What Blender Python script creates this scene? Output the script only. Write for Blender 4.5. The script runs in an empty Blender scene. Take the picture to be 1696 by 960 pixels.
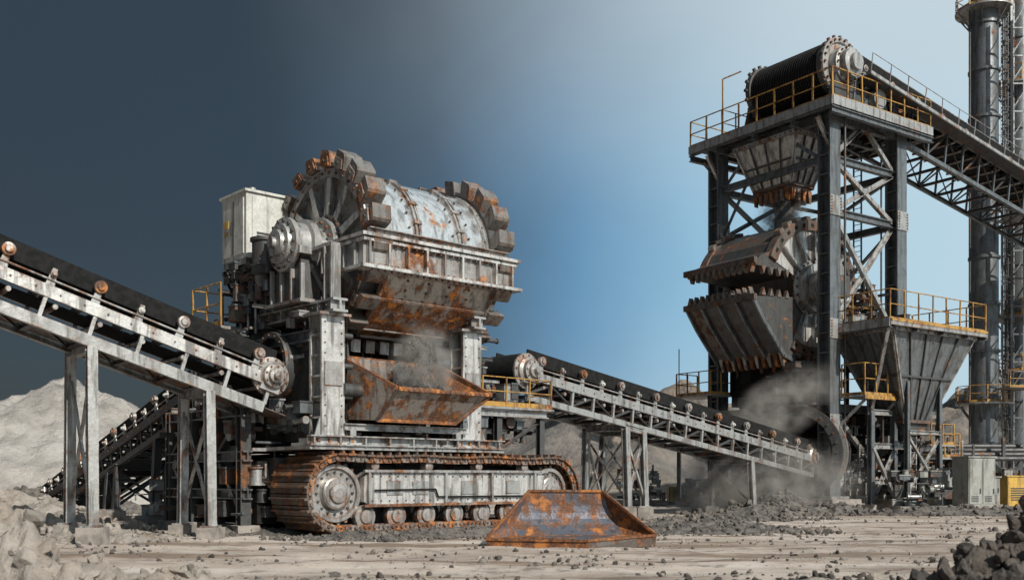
import bpy, bmesh, math, random
from mathutils import Vector, Matrix, noise
R = random.Random(7)
V = Vector
SC = bpy.context.scene
rad = math.radians

# ------------------------------------------------------------ materials
MATS = {}
def newmat(name):
    m = bpy.data.materials.new(name); m.use_nodes = True
    nt = m.node_tree; nt.nodes.clear()
    out = nt.nodes.new('ShaderNodeOutputMaterial')
    MATS[name] = m
    return m, nt, out
def N(nt, t, **kw):
    n = nt.nodes.new(t)
    for k, v in kw.items(): setattr(n, k, v)
    return n
def L(nt, a, b): nt.links.new(a, b)
def math_(nt, op, a, b=None, clamp=False):
    n = nt.nodes.new('ShaderNodeMath'); n.operation = op; n.use_clamp = clamp
    for i, x in enumerate((a, b)):
        if x is None: continue
        if isinstance(x, (int, float)): n.inputs[i].default_value = x
        else: L(nt, x, n.inputs[i])
    return n.outputs[0]
def noise_(nt, vec, scale, detail=5, rough=.6):
    n = N(nt, 'ShaderNodeTexNoise'); n.inputs['Scale'].default_value = scale
    n.inputs['Detail'].default_value = detail; n.inputs['Roughness'].default_value = rough
    L(nt, vec, n.inputs['Vector']); return n.outputs['Fac']
def mr(nt, val, a, b, c=0., d=1.):
    n = N(nt, 'ShaderNodeMapRange', interpolation_type='SMOOTHSTEP')
    n.inputs['From Min'].default_value = a; n.inputs['From Max'].default_value = b
    n.inputs['To Min'].default_value = c; n.inputs['To Max'].default_value = d
    L(nt, val, n.inputs['Value']); return n.outputs['Result']
def mixc(nt, f, a, b, bt='MIX'):
    n = N(nt, 'ShaderNodeMix', data_type='RGBA', blend_type=bt)
    if isinstance(f, (int, float)): n.inputs[0].default_value = f
    else: L(nt, f, n.inputs[0])
    for i, x in ((6, a), (7, b)):
        if isinstance(x, tuple): n.inputs[i].default_value = (*x, 1)
        else: L(nt, x, n.inputs[i])
    return n.outputs[2]
def mapping(nt, scale):
    g = N(nt, 'ShaderNodeNewGeometry')
    m = N(nt, 'ShaderNodeMapping'); m.inputs['Scale'].default_value = scale
    L(nt, g.outputs['Position'], m.inputs['Vector'])
    return m.outputs['Vector']

def metal(name, base, rust=.4, metallic=.5, rough=.5, edge=.35, dirt=(.045, .038, .033), dirtamt=.6,
          r1=(.20, .078, .030), r2=(.05, .028, .019), r3=(.42, .16, .042), edgelight=0., sc=1., zrust=None, bump=.3):
    m, nt, out = newmat(name)
    p = mapping(nt, (1, 1, 1)); ps = mapping(nt, (3.2*sc, 3.2*sc, .35*sc))
    big = noise_(nt, p, .6*sc, 5, .6); mid = noise_(nt, p, 1.9*sc, 6, .62)
    fine = noise_(nt, p, 13*sc, 4, .65); st = noise_(nt, ps, 1.4, 4, .6)
    s = math_(nt, 'MULTIPLY', big, .36)
    s = math_(nt, 'ADD', s, math_(nt, 'MULTIPLY', mid, .44))
    s = math_(nt, 'ADD', s, math_(nt, 'MULTIPLY', st, .20))
    e2 = None
    if edge > 0:
        bev = N(nt, 'ShaderNodeBevel', samples=2); bev.inputs['Radius'].default_value = .06
        g = N(nt, 'ShaderNodeNewGeometry')
        d = N(nt, 'ShaderNodeVectorMath', operation='DOT_PRODUCT')
        L(nt, bev.outputs[0], d.inputs[0]); L(nt, g.outputs['Normal'], d.inputs[1])
        e = mr(nt, d.outputs['Value'], .995, .8, 0, 1)
        e2 = math_(nt, 'MULTIPLY', e, mr(nt, mid, .38, .6, .2, 1))
        s = math_(nt, 'ADD', s, math_(nt, 'MULTIPLY', e2, edge*.35))
    th = .66 - rust*.32
    if zrust:
        sx = N(nt, 'ShaderNodeSeparateXYZ'); L(nt, mapping(nt, (1, 1, 1)), sx.inputs[0])
        s = math_(nt, 'ADD', s, mr(nt, sx.outputs[2], zrust[1], zrust[0], 0, zrust[2]))
    mask = mr(nt, s, th-.03, th+.05)
    tone = mixc(nt, mr(nt, fine, .3, .7), tuple(c*.84 for c in base), tuple(min(1, c*1.1) for c in base))
    tone = mixc(nt, mr(nt, st, .48, .64, 0, dirtamt), tone, dirt)
    tone = mixc(nt, mr(nt, mid, .46, .68, 0, dirtamt*.85), tone, tuple(c*.32 for c in base))
    if e2 is not None and edgelight > 0:
        tone = mixc(nt, math_(nt, 'MULTIPLY', e2, edgelight), tone, (.62, .60, .57))
    rc = mixc(nt, mr(nt, fine, .3, .7), r2, r1)
    rc = mixc(nt, mr(nt, noise_(nt, p, 2.6*sc, 4, .65), .50, .66, 0, .85), rc, r3)
    rc = mixc(nt, mr(nt, noise_(nt, p, 1.5*sc, 4, .65), .52, .66, 0, .75), rc, (.06, .045, .04))
    col = mixc(nt, mask, tone, rc)
    b = N(nt, 'ShaderNodeBsdfPrincipled')
    L(nt, col, b.inputs['Base Color'])
    im = math_(nt, 'SUBTRACT', 1., mask)
    L(nt, math_(nt, 'MULTIPLY', im, metallic), b.inputs['Metallic'])
    rr = math_(nt, 'ADD', rough-.16, math_(nt, 'MULTIPLY', mid, .34))
    rr = math_(nt, 'ADD', rr, math_(nt, 'MULTIPLY', mask, .3), True)
    L(nt, rr, b.inputs['Roughness'])
    bp = N(nt, 'ShaderNodeBump'); bp.inputs['Strength'].default_value = bump; bp.inputs['Distance'].default_value = .03
    hh = math_(nt, 'ADD', math_(nt, 'MULTIPLY', fine, .3), math_(nt, 'MULTIPLY', mask, .5))
    hh = math_(nt, 'ADD', hh, math_(nt, 'MULTIPLY', mid, 1.5))
    L(nt, hh, bp.inputs['Height'])
    L(nt, bp.outputs[0], b.inputs['Normal'])
    L(nt, b.outputs[0], out.inputs[0])
    return m

metal('steel', (.38, .385, .38), rust=.25, metallic=.5, rough=.42, edgelight=.5)
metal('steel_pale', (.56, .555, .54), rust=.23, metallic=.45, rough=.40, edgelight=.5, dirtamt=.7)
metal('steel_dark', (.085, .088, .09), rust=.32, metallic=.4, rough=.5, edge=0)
metal('steel_blue', (.16, .177, .19), rust=.20, metallic=.45, rough=.40, edge=0)
metal('steel_worn', (.40, .385, .37), rust=.38, metallic=.55, rough=.40, edge=.6, edgelight=.3)
metal('steel_rusty', (.32, .295, .27), rust=.56, metallic=.45, rough=.45, edge=.6)
metal('tooth', (.24, .225, .21), rust=.44, metallic=.55, rough=.36, edge=1.0)
metal('shell', (.42, .40, .37), rust=.34, metallic=.5, rough=.40, edge=.6, zrust=(6.0, 7.7, .17), r1=(.32, .11, .028), r3=(.62, .22, .04))
metal('rust', (.2, .15, .12), rust=.80, metallic=.35, rough=.55, r1=(.24, .088, .03), r3=(.48, .18, .042))
metal('tread', (.15, .13, .115), rust=.52, metallic=.5, rough=.5, edge=.8)
metal('rust_brown', (.13, .115, .105), rust=.50, metallic=.4, rough=.5, edge=.35, r1=(.13, .055, .03), r2=(.045, .027, .02), r3=(.25, .10, .04))
metal('drum', (.80, .80, .79), rust=.265, metallic=.86, rough=.27, edge=.5, dirtamt=.55, bump=.14)
metal('cabinet', (.52, .53, .50), rust=.16, metallic=.0, rough=.5, edge=0, dirtamt=.4)
metal('yellow', (.40, .225, .05), rust=.44, metallic=.0, rough=.5, edge=0, dirtamt=.65)
metal('yellow_box', (.56, .35, .07), rust=.2, metallic=.0, rough=.5, edge=0, dirtamt=.4)
metal('grey_paint', (.30, .31, .29), rust=.22, metallic=.0, rough=.55, edge=0, dirtamt=.5)
metal('blade', (.12, .13, .16), rust=.50, metallic=.4, rough=.42, edge=.7, sc=1.3, r2=(.07, .035, .022), r3=(.46, .175, .045))

def simple(name, c1, c2, scale=4., rough=.8, bump=.3, bd=.03, c3=None, sharp=(.38, .62)):
    m, nt, out = newmat(name)
    p = mapping(nt, (1, 1, 1))
    a = noise_(nt, p, scale, 8, .65); f = noise_(nt, p, scale*6, 6, .7)
    col = mixc(nt, mr(nt, a, *sharp), c1, c2)
    if c3: col = mixc(nt, mr(nt, noise_(nt, p, scale*.3, 5, .6), .5, .62), col, c3)
    col = mixc(nt, mr(nt, f, .25, .75, .0, .4), col, tuple(c*.4 for c in c1))
    b = N(nt, 'ShaderNodeBsdfPrincipled'); b.inputs['Roughness'].default_value = rough
    L(nt, col, b.inputs['Base Color'])
    if rough > .85: b.inputs['Specular IOR Level'].default_value = .2
    bp = N(nt, 'ShaderNodeBump'); bp.inputs['Strength'].default_value = bump; bp.inputs['Distance'].default_value = bd
    L(nt, math_(nt, 'ADD', a, math_(nt, 'MULTIPLY', f, .5)), bp.inputs['Height'])
    L(nt, bp.outputs[0], b.inputs['Normal']); L(nt, b.outputs[0], out.inputs[0])
    return m
simple('rubber', (.008, .0085, .009), (.018, .018, .019), 5, .88, .2)
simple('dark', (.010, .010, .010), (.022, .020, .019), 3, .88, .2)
simple('concrete', (.36, .33, .30), (.20, .18, .165), 2.2, .9, .5, .04)
simple('rock_pale', (.38, .345, .31), (.24, .218, .195), 1.4, .95, .9, .12, (.32, .275, .235))
simple('rock_dark', (.065, .06, .057), (.14, .122, .108), 2.0, .95, .9, .1)
simple('gravel_mat', (.085, .08, .077), (.19, .172, .155), 3.0, .95, .6, .05)
simple('hill_pale', (.42, .395, .37), (.29, .275, .255), .3, .97, .8, .7, (.45, .43, .405))
simple('hill_dark', (.22, .20, .183), (.125, .12, .118), .22, .97, .8, 1.0, (.27, .23, .19))
simple('ore', (.07, .066, .063), (.18, .165, .15), 6.0, .95, .6, .05)

def ground_mat():
    m, nt, out = newmat('ground_mat')
    p = mapping(nt, (1, 1, 1)); px = mapping(nt, (.16, 1, 1))
    a = noise_(nt, p, .16, 8, .62); b_ = noise_(nt, px, .6, 7, .68)
    c_ = noise_(nt, p, 1.1, 8, .72); f = noise_(nt, p, 16, 5, .75)
    col = mixc(nt, mr(nt, a, .42, .62), (.47, .41, .36), (.33, .275, .235))
    col = mixc(nt, mr(nt, b_, .51, .59, 0, .85), col, (.185, .135, .10))
    col = mixc(nt, mr(nt, b_, .46, .38, 0, .75), col, (.55, .50, .455))
    col = mixc(nt, mr(nt, c_, .52, .65, 0, .75), col, (.155, .132, .115))
    col = mixc(nt, mr(nt, f, .54, .70, 0, .55), col, (.13, .115, .10))
    b = N(nt, 'ShaderNodeBsdfPrincipled'); b.inputs['Roughness'].default_value = .95
    L(nt, col, b.inputs['Base Color']); b.inputs['Specular IOR Level'].default_value = .2
    bp = N(nt, 'ShaderNodeBump'); bp.inputs['Strength'].default_value = .75; bp.inputs['Distance'].default_value = .1
    h = math_(nt, 'ADD', c_, math_(nt, 'MULTIPLY', f, .3))
    h = math_(nt, 'ADD', h, math_(nt, 'MULTIPLY', b_, .8))
    L(nt, h, bp.inputs['Height']); L(nt, bp.outputs[0], b.inputs['Normal']); L(nt, b.outputs[0], out.inputs[0])
ground_mat()

# ------------------------------------------------------------ mesh builder
def basis(d, up=V((0, 0, 1))):
    d = d.normalized()
    if abs(d.dot(up)) > .999: up = V((0, 1, 0)) if abs(d.y) < .9 else V((1, 0, 0))
    a = d.cross(up).normalized(); b = a.cross(d).normalized()
    return a, b, d
class MB:
    def __init__(s): s.v = []; s.f = []; s.m = []; s.s = []; s.names = []
    def mi(s, n):
        if n not in s.names: s.names.append(n)
        return s.names.index(n)
    def add(s, vs, fs, mat, sm=False):
        o = len(s.v); s.v.extend([tuple(p) for p in vs]); k = s.mi(mat)
        for f in fs: s.f.append(tuple(i+o for i in f)); s.m.append(k); s.s.append(sm)
    def ext(s, pts, vec, mat, sm=False):
        n = len(pts); vec = V(vec); pts = [V(p) for p in pts]
        fs = [tuple(range(n-1, -1, -1)), tuple(range(n, 2*n))]
        fs += [(i, (i+1) % n, n+(i+1) % n, n+i) for i in range(n)]
        s.add(pts+[p+vec for p in pts], fs, mat, sm)
    def box(s, x0, x1, y0, y1, z0, z1, mat):
        s.ext([(x0, y0, z0), (x1, y0, z0), (x1, y1, z0), (x0, y1, z0)], (0, 0, z1-z0), mat)
    def beam(s, p1, p2, w, h, mat, kind='box', up=V((0, 0, 1)), t=None):
        p1, p2 = V(p1), V(p2); a, b, d = basis(p2-p1, V(up))
        t = t or min(w, h)*.16; w2, h2 = w/2, h/2
        if kind == 'I':
            pl = [(-w2, -h2), (w2, -h2), (w2, -h2+t), (t/2, -h2+t), (t/2, h2-t), (w2, h2-t), (w2, h2), (-w2, h2), (-w2, h2-t), (-t/2, h2-t), (-t/2, -h2+t), (-w2, -h2+t)]
        elif kind == 'L':
            pl = [(-w2, -h2), (w2, -h2), (w2, -h2+t), (-w2+t, -h2+t), (-w2+t, h2), (-w2, h2)]
        elif kind == 'C':
            pl = [(-w2, -h2), (w2, -h2), (w2, -h2+t), (-w2+t, -h2+t), (-w2+t, h2-t), (w2, h2-t), (w2, h2), (-w2, h2)]
        elif kind == 'C2':
            pl = [(w2, -h2), (-w2, -h2), (-w2, -h2+t), (w2-t, -h2+t), (w2-t, h2-t), (-w2, h2-t), (-w2, h2), (w2, h2)]
        else:
            pl = [(-w2, -h2), (w2, -h2), (w2, h2), (-w2, h2)]
        s.ext([p1+a*x+b*y for x, y in pl], p2-p1, mat)
    def lathe(s, c, axis, prof, mat, seg=24, a0=0, a1=2*math.pi):
        c = V(c); a, b, d = basis(V(axis)); full = abs(a1-a0-2*math.pi) < 1e-6
        n = seg if full else seg+1
        for (r0, h0), (r1, h1) in zip(prof[:-1], prof[1:]):
            vs = []
            for r, h in ((r0, h0), (r1, h1)):
                for i in range(n):
                    t = a0+(a1-a0)*i/seg
                    vs.append(c+d*h+(a*math.cos(t)+b*math.sin(t))*r)
            fs = [(i, (i+1) % n, n+(i+1) % n, n+i) for i in range(seg)]
            s.add(vs, fs, mat, True)
    def cyl(s, p1, p2, r, mat, seg=12, r2=None, caps=True):
        p1, p2 = V(p1), V(p2); h = (p2-p1).length; r2 = r if r2 is None else r2
        pr = [(r, 0), (r2, h)]
        if caps: pr = [(0.001, 0)]+pr+[(0.001, h)]
        s.lathe(p1, p2-p1, pr, mat, seg)
    def pipe(s, pts, r, mat, seg=6):
        for a, b in zip(pts[:-1], pts[1:]): s.cyl(a, b, r, mat, seg)
    def bolts(s, p1, p2, n, nrm, mat='steel_dark', r=.045, h=.05):
        p1, p2, nrm = V(p1), V(p2), V(nrm).normalized()
        for i in range(n):
            p = p1.lerp(p2, (i+.5)/n); s.cyl(p, p+nrm*h, r, mat, 6)
    def cbolts(s, c, axis, rr, n, mat='steel_dark', r=.05, h=.06, ph=0):
        c = V(c); a, b, d = basis(V(axis))
        for i in range(n):
            t = 2*math.pi*i/n+ph; p = c+(a*math.cos(t)+b*math.sin(t))*rr
            s.cyl(p, p+d*h, r, mat, 6)
    def rail(s, pts, h=1.1, mat='yellow', sp=1.3, t=.055, toe=True):
        pts = [V(p) for p in pts]; up = V((0, 0, 1))
        for a, b in zip(pts[:-1], pts[1:]):
            n = max(1, round((b-a).length/sp))
            for i in range(n+1):
                p = a.lerp(b, i/n)+V((R.uniform(-.01, .01), R.uniform(-.01, .01), 0)); s.beam(p, p+up*h+V((R.uniform(-.03, .03), R.uniform(-.03, .03), 0)), t, t, mat)
            for k in (1., .52): s.cyl(a+up*h*k, b+up*h*k, t*.5, mat, 5)
            if toe: s.beam(a+up*.09, b+up*.09, .02, .16, mat)
    def ladder(s, p, h, side, mat='steel', w=.5, cage=None):
        p = V(p); side = V(side).normalized(); up = V((0, 0, 1)); nr = side.cross(up)
        for k in (-1, 1): s.beam(p+side*k*w/2, p+side*k*w/2+up*h, .07, .07, mat)
        z = .3
        while z < h: s.cyl(p+side*w/2+up*z, p-side*w/2+up*z, .022, mat, 5); z += .3
        if cage:
            z = 2.2
            while z < h:
                pts = [p+up*z+side*math.cos(t)*.4+nr*(math.sin(t)*.75) for t in [math.pi*i/6 for i in range(7)]]
                s.pipe(pts, .035, cage, 4); z += 1.
            for t in (.5, math.pi/2, 2.64):
                q = p+side*math.cos(t)*.4+nr*math.sin(t)*.75
                s.beam(q+up*2.2, q+up*h, .04, .04, cage)
    def greeble(s, x0, x1, y0, y1, z0, z1, n, mats=('steel_dark', 'steel', 'steel_blue', 'rust_brown', 'steel_dark'), k=1.):
        for i in range(n):
            c = V((R.uniform(x0, x1), R.uniform(y0, y1), R.uniform(z0, z1))); t = R.random(); m = R.choice(mats)
            if t < .4:
                a, b, d = (R.uniform(.12, .5)*k for _ in range(3))
                s.box(c.x-a, c.x+a, c.y-b, c.y+b, max(z0, c.z-d), min(z1, c.z+d), m)
                q = R.choice(mats)
                s.box(c.x-a-.03, c.x+a+.03, c.y-b-.03, c.y+b+.03, min(z1, c.z+d)+.002, min(z1, c.z+d)+.05, q)
            elif t < .66:
                ax = R.choice([V((1, 0, 0)), V((0, 1, 0)), V((0, 0, 1))]); l = R.uniform(.3, .9)*k; r = R.uniform(.08, .28)*k
                s.cyl(c-ax*l*.5, c+ax*l*.5, r, m, 12); s.cyl(c-ax*l*.6, c-ax*l*.5, r*1.3, m, 12); s.cyl(c+ax*l*.5, c+ax*l*.6, r*1.3, m, 12)
            elif t < .85:
                ax = R.choice([V((1, 0, 0)), V((0, 1, 0)), V((0, 0, 1))])
                s.beam(c-ax*R.uniform(.5, 1.4)*k, c+ax*R.uniform(.5, 1.4)*k, .16*k, .2*k, m, 'I')
            else:
                q = c+V((R.uniform(-1, 1), R.uniform(-1, 1), R.uniform(-.6, .6)))*k
                s.pipe([c, V((q.x, c.y, c.z)), V((q.x, q.y, c.z)), q], .05*k, m, 6)
    def obj(s, name, parent=None, world=False, recalc=True):
        vs = s.v
        if world and parent is not None:
            inv = PM[parent.name].inverted(); vs = [tuple(inv @ V(p)) for p in vs]
        me = bpy.data.meshes.new(name); me.from_pydata(vs, [], s.f)
        for n in s.names: me.materials.append(MATS[n])
        me.polygons.foreach_set('material_index', s.m); me.polygons.foreach_set('use_smooth', s.s)
        if recalc:
            bm = bmesh.new(); bm.from_mesh(me); bmesh.ops.recalc_face_normals(bm, faces=bm.faces); bm.to_mesh(me); bm.free()
        me.update()
        o = bpy.data.objects.new(name, me); SC.collection.objects.link(o)
        if parent is not None: o.parent = parent
        return o
PM = {}
def root(name, loc=(0, 0, 0), rz=0., M=None):
    e = bpy.data.objects.new(name, None); SC.collection.objects.link(e); e.empty_display_size = .5
    if M is None: M = Matrix.Translation(V(loc)) @ Matrix.Rotation(rz, 4, 'Z')
    e.matrix_world = M; PM[e.name] = M.copy(); return e

# ============================================================ CRUSHER (tracked)
crusher = root('tracked_crusher', (-5.52, 29.5, 0), rad(42))

def track(y0, y1, x0, x1, name, near=True):
    T = MB(); r = 1.14; cz = 1.24
    xa, xb = x0+r+.06, x1-r-.06
    straight = xb-xa; per = 2*straight+2*math.pi*r; n = 74
    def pt(sd):
        sd %= per
        if sd < straight: return V((xa+sd, 0, cz+r-.045*math.sin(sd/straight*math.pi*3)**2)), 0.
        sd -= straight
        if sd < math.pi*r: t = sd/r; return V((xb+math.sin(t)*r, 0, cz+math.cos(t)*r)), -t
        sd -= math.pi*r
        if sd < straight: return V((xb-sd, 0, cz-r)), -math.pi
        sd -= straight; t = sd/r
        return V((xa-math.sin(t)*r, 0, cz-math.cos(t)*r)), -math.pi-t
    pitch = per/n
    for i in range(n):
        p, an = pt(i*pitch+.03); tx = V((math.cos(an), 0, math.sin(an))); nz = V((-math.sin(an), 0, math.cos(an)))
        def q(a, b, y): return p+tx*a+nz*b+V((0, y, 0))
        h = pitch*.46; j = R.uniform(-.015, .015)
        T.ext([q(-h, -.02, y0+j), q(h, -.02, y0+j), q(h, .035, y0+j), q(h*.5, .04, y0+j), q(h*.35, .13, y0+j), q(h*.0, .13, y0+j), q(-.15*h, .04, y0+j), q(-h, .035, y0+j)], (0, y1-y0, 0), 'tread')
        for yy in (y0+.10, y0+.42, y1-.5, y1-.2):
            T.ext([q(-h*1.15, -.2, yy), q(h*.9, -.2, yy), q(h*1.15, -.12, yy), q(h*1.1, -.02, yy), q(-h*.9, -.02, yy), q(-h*1.15, -.09, yy)], (0, .1, 0), 'steel_rusty' if i % 3 else 'rust')
        T.cyl(q(-h, -.12, y0+.05), q(-h, -.12, y0+.7), .055, 'tooth', 8)
        T.cyl(q(h*.2, -.11, y0+.075), q(h*.2, -.11, y0+.1), .04, 'steel_dark', 6)
    T.obj(name+'_shoes', crusher)
    F = MB()
    yc = y0+.28
    for xs, rr in ((xa, .86), (xb, .8)):
        F.lathe((xs, yc+.3, cz), (0, -1, 0), [(rr-.02, 0), (rr, 0), (rr, .25), (rr-.12, .25), (rr-.14, .16), (.5, .13), (.48, .3), (.42, .34), (.3, .34), (.28, .42), (.14, .44), (.001, .44)], 'steel_worn', 36)
        F.cbolts((xs, yc+.05, cz), (0, -1, 0), .37, 12, 'steel_dark', .03, .06)
        F.cbolts((xs, yc+.14, cz), (0, -1, 0), .62, 16, 'steel_dark', .04, .05)
        for i in range(22):
            t = 2*math.pi*i/22
            d = V((math.cos(t), 0, math.sin(t))); e = V((-math.sin(t), 0, math.cos(t))); c = V((xs, yc+.12, cz))
            F.ext([c+d*(rr-.02)-e*.09, c+d*(rr-.02)+e*.09, c+d*(rr+.1)+e*.035, c+d*(rr+.1)-e*.035], (0, .12, 0), 'steel_rusty')
    x0f, x1f = xa+1.0, xb-.95
    F.ext([(x0f-.15, y0+.14, .98), (x0f+.1, y0+.14, .86), (x1f+.5, y0+.14, .86), (x1f+.55, y0+.14, 1.0), (x1f+.5, y0+.14, 1.78), (x1f, y0+.14, 1.88), (x0f, y0+.14, 1.88), (x0f-.15, y0+.14, 1.7)], (0, y1-y0-.4, 0), 'steel_pale')
    F.box(x0f-.18, x1f+.58, y0+.02, y0+.14, 1.86, 1.94, 'steel')
    F.box(x0f-.18, x1f+.58, y0+.02, y0+.14, .82, .90, 'steel_rusty')
    nr = 7
    for i in range(nr+1):
        x = x0f+(x1f-x0f)*i/nr
        if i in (0, 3, 5, 7): F.box(x-.04, x+.04, y0+.035, y0+.139, .9, 1.86, 'steel')
        else: F.box(x-.3, x+.3, y0+.1, y0+.139, 1.18, 1.6, 'steel')
    F.bolts((x0f, y0+.14, 1.74), (x1f, y0+.14, 1.74), 22, (0, -1, 0), 'steel_dark', .025, .03)
    F.bolts((x0f, y0+.14, 1.0), (x1f, y0+.14, 1.0), 22, (0, -1, 0), 'steel_dark', .025, .03)
    F.pipe([V((x0f+.2, y0+.07, 1.32)), V((x0f+2.5, y0+.07, 1.34)), V((x0f+2.6, y0+.07, 1.1)), V((x1f, y0+.07, 1.08))], .03, 'dark')
    nrr = 7
    for i in range(nrr):
        x = xa+.95+(xb-xa-1.9)*i/(nrr-1)
        F.lathe((x, y0+.55, .53), (0, -1, 0), [(.30, 0), (.31, .16), (.36, .2), (.36, .34), (.22, .36), (.2, .42), (.1, .43), (.001, .43)], 'steel_worn', 20)
        F.box(x-.14, x+.14, y0+.15, y0+.3, .6, .85, 'steel_dark')
        F.lathe((x, y1-.3, .53), (0, -1, 0), [(.36, 0), (.36, .3), (.001, .3)], 'steel_dark', 14)
    for i in range(4):
        x = xa+1.3+(xb-xa-2.6)*i/3
        F.lathe((x, y0+.5, 2.06), (0, -1, 0), [(.15, 0), (.15, .3), (.06, .32), (.001, .32)], 'steel_worn', 14)
    F.box(xa, xb, y0+.6, y1-.3, .9, 1.9, 'dark')
    F.obj(name+'_frame', crusher)
track(0, 2.1, -.45, 10.7, 'near_track')
track(5.6, 7.6, .6, 10.7, 'far_track')

C = MB()
C.box(-.2, 9.6, 2.12, 5.5, 1.0, 2.3, 'steel_dark')
for x in (0.6, 2.2, 3.8, 5.4, 7, 8.6):
    C.beam((x, 1.4, 2.25), (x, 6.3, 2.25), .35, .3, 'steel_dark', 'I')
C.box(-.3, 7.1, .05, 6.6, 2.52, 2.62, 'steel')
C.beam((-.3, .1, 2.78), (7.1, .1, 2.78), .25, .3, 'steel', 'C')
for i in range(9): C.box(-.2+i*.88, -.14+i*.88, 0, .1, 2.6, 2.93, 'steel_worn')
C.greeble(1.3, 5.2, .5, 1.6, 2.65, 3.0, 26, k=.6)
for x in (.6, 5.9):
    for y in (.6, 4.8):
        C.box(x-.85, x+.85, y-.55, y+.6, 2.625, 2.72, 'steel_pale')
        C.box(x-.65, x+.65, y-.45, y+.5, 2.72, 2.86, 'steel')
        C.bolts((x-.75, y-.48, 2.72), (x+.75, y-.48, 2.72), 4, (0, 0, 1), 'rust', .05, .12)
for (x, y) in ((-.9, 2.9), (-.9, 4.6), (-.9, 6.3), (-.9, 8.0), (.4, 8.3)):
    C.box(x-.36, x+.36, y-.36, y+.36, -.05, .26, 'concrete')
    C.beam((x, y, .26), (x, y, 3.9), .34, .34, 'steel_dark', 'I', up=(0, 1, 0))
for z in (1.2, 2.35, 3.7):
    C.beam((-.9, 2.6, z), (-.9, 8.2, z), .3, .32, 'steel_blue', 'I')
    C.beam((-.9, 8.1, z), (3, 8.3, z), .3, .32, 'steel_dark', 'I')
for y in (2.9, 4.6, 6.3):
    C.beam((-.9, y, .5), (-.9, y+1.7, 2.3), .12, .12, 'steel', 'L')
    C.beam((-.95, y+.1, 3.6), (-.95, y+1.6, 2.4), .12, .12, 'steel_dark', 'L')
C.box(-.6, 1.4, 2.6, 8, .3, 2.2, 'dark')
C.box(-.75, 1.2, 2.6, 8, 2.5, 2.6, 'steel')
C.greeble(-.9, .4, 2.6, 7.8, .5, 2.2, 60, k=.8)
C.greeble(-.8, .6, 2.6, 7.6, 2.6, 4.2, 70, k=.9)
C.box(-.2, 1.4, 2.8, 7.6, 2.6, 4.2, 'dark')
C.obj('chassis', crusher)

S = MB()
def column(S, x, y, z0, z1, w=.78, d=.7, mat='steel', nst=6):
    S.beam((x, y, z0), (x, y, z1), w, d, mat, 'I', up=(0, 1, 0), t=.09)
    for i in range(1, nst):
        z = z0+(z1-z0)*i/nst
        S.box(x-w/2+.01, x+w/2-.01, y-d/2+.1, y+d/2-.1, z-.03, z+.03, mat)
    for sx in (-1, 1):
        S.bolts((x+sx*w*.36, y-d/2, z0+.2), (x+sx*w*.36, y-d/2, z1-.1), 11, (0, -1, 0), 'steel_dark', .024, .03)
for x in (.6, 5.9):
    for y in (.6, 4.8):
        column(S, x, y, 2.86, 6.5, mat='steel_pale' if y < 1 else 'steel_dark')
        S.box(x-.55, x+.55, y-.5, y+.5, 6.44, 6.52, 'steel_worn')
    for sx in (-1, 1):
        S.ext([(x+sx*.4, .3, 2.86), (x+sx*.62, .3, 2.86), (x+sx*.4, .3, 3.5)], (0, .06, 0), 'steel')
for x in (.6, 5.9):
    S.beam((x, -.15, 6.72), (x, 5.6, 6.72), .5, .4, 'steel', 'I', t=.07)
    for i in range(8): S.box(x-.24, x+.24, .0+i*.72, .05+i*.72, 6.56, 6.88, 'steel')
    S.bolts((x-.27, 0, 6.72), (x-.27, 5.4, 6.72), 14, (-1, 0, 0), 'rust_brown', .035, .03)
S.beam((.9, 4.9, 6.72), (5.6, 4.9, 6.72), .4, .4, 'steel_dark', 'I')
S.box(.3, .9, .205, .25, 4.4, 5.1, 'steel_worn'); S.box(5.6, 6.2, .205, .25, 4.4, 5.1, 'steel_worn')
for k in range(3): S.pipe([V((1.08+.07*k, .5, 2.9)), V((1.08+.07*k, .5, 6.4)), V((1.08+.07*k, 1.2, 6.5))], .028, 'dark')
for z in (3.2, 4.1, 5.0, 5.9): S.cyl((.98, .35, z), (1.3, .35, z), .09, 'steel_dark', 10)
for x, y in ((.62, .35), (.62, 4.2), (6.6, .35), (6.6, 4.2)):
    S.beam((x, y, 6.92), (x, y, 8.5), .34, .42, 'steel', 'I', up=(0, 1, 0), t=.06)
    S.beam((x, y+.1, 6.95), (x, y+1.1 if y < 2 else y-1.1, 8.1), .16, .16, 'steel_dark', 'L')
S.box(.5, .8, 0.2, 4.4, 8.5, 8.6, 'steel')
HZ = 8.85
S.ext([(.25, 1.2, 6.92), (.25, 3.2, 6.92), (.25, 2.85, 8.45), (.25, 1.55, 8.45)], (.55, 0, 0), 'steel_dark')
for y in (1.3, 1.9, 2.5, 3.1): S.box(.12, .25, y-.04, y+.04, 6.93, 8.1, 'steel')
S.box(.0, .9, 1.1, 3.3, 6.92, 7.02, 'steel_worn')
hubc = V((1.4, 2.2, HZ-.08))
S.lathe(hubc, (-1, 0, 0), [(1.0, 0), (1.0, .18), (.68, .2), (.68, .5), (.86, .52), (.86, .75), (.74, .8), (.72, 1.2), (.82, 1.22), (.82, 1.37), (.62, 1.41), (.6, 1.52), (.42, 1.54), (.4, 1.66), (.18, 1.68), (.17, 1.8), (.001, 1.8)], 'steel', 40)
S.cbolts(hubc+V((-1.37, 0, 0)), (-1, 0, 0), .72, 14, 'steel_dark', .05, .09)
S.cbolts(hubc+V((-.18, 0, 0)), (-1, 0, 0), .85, 16, 'rust', .05, .08)
S.cbolts(hubc+V((-1.52, 0, 0)), (-1, 0, 0), .5, 8, 'rust_brown', .04, .06)
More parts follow.
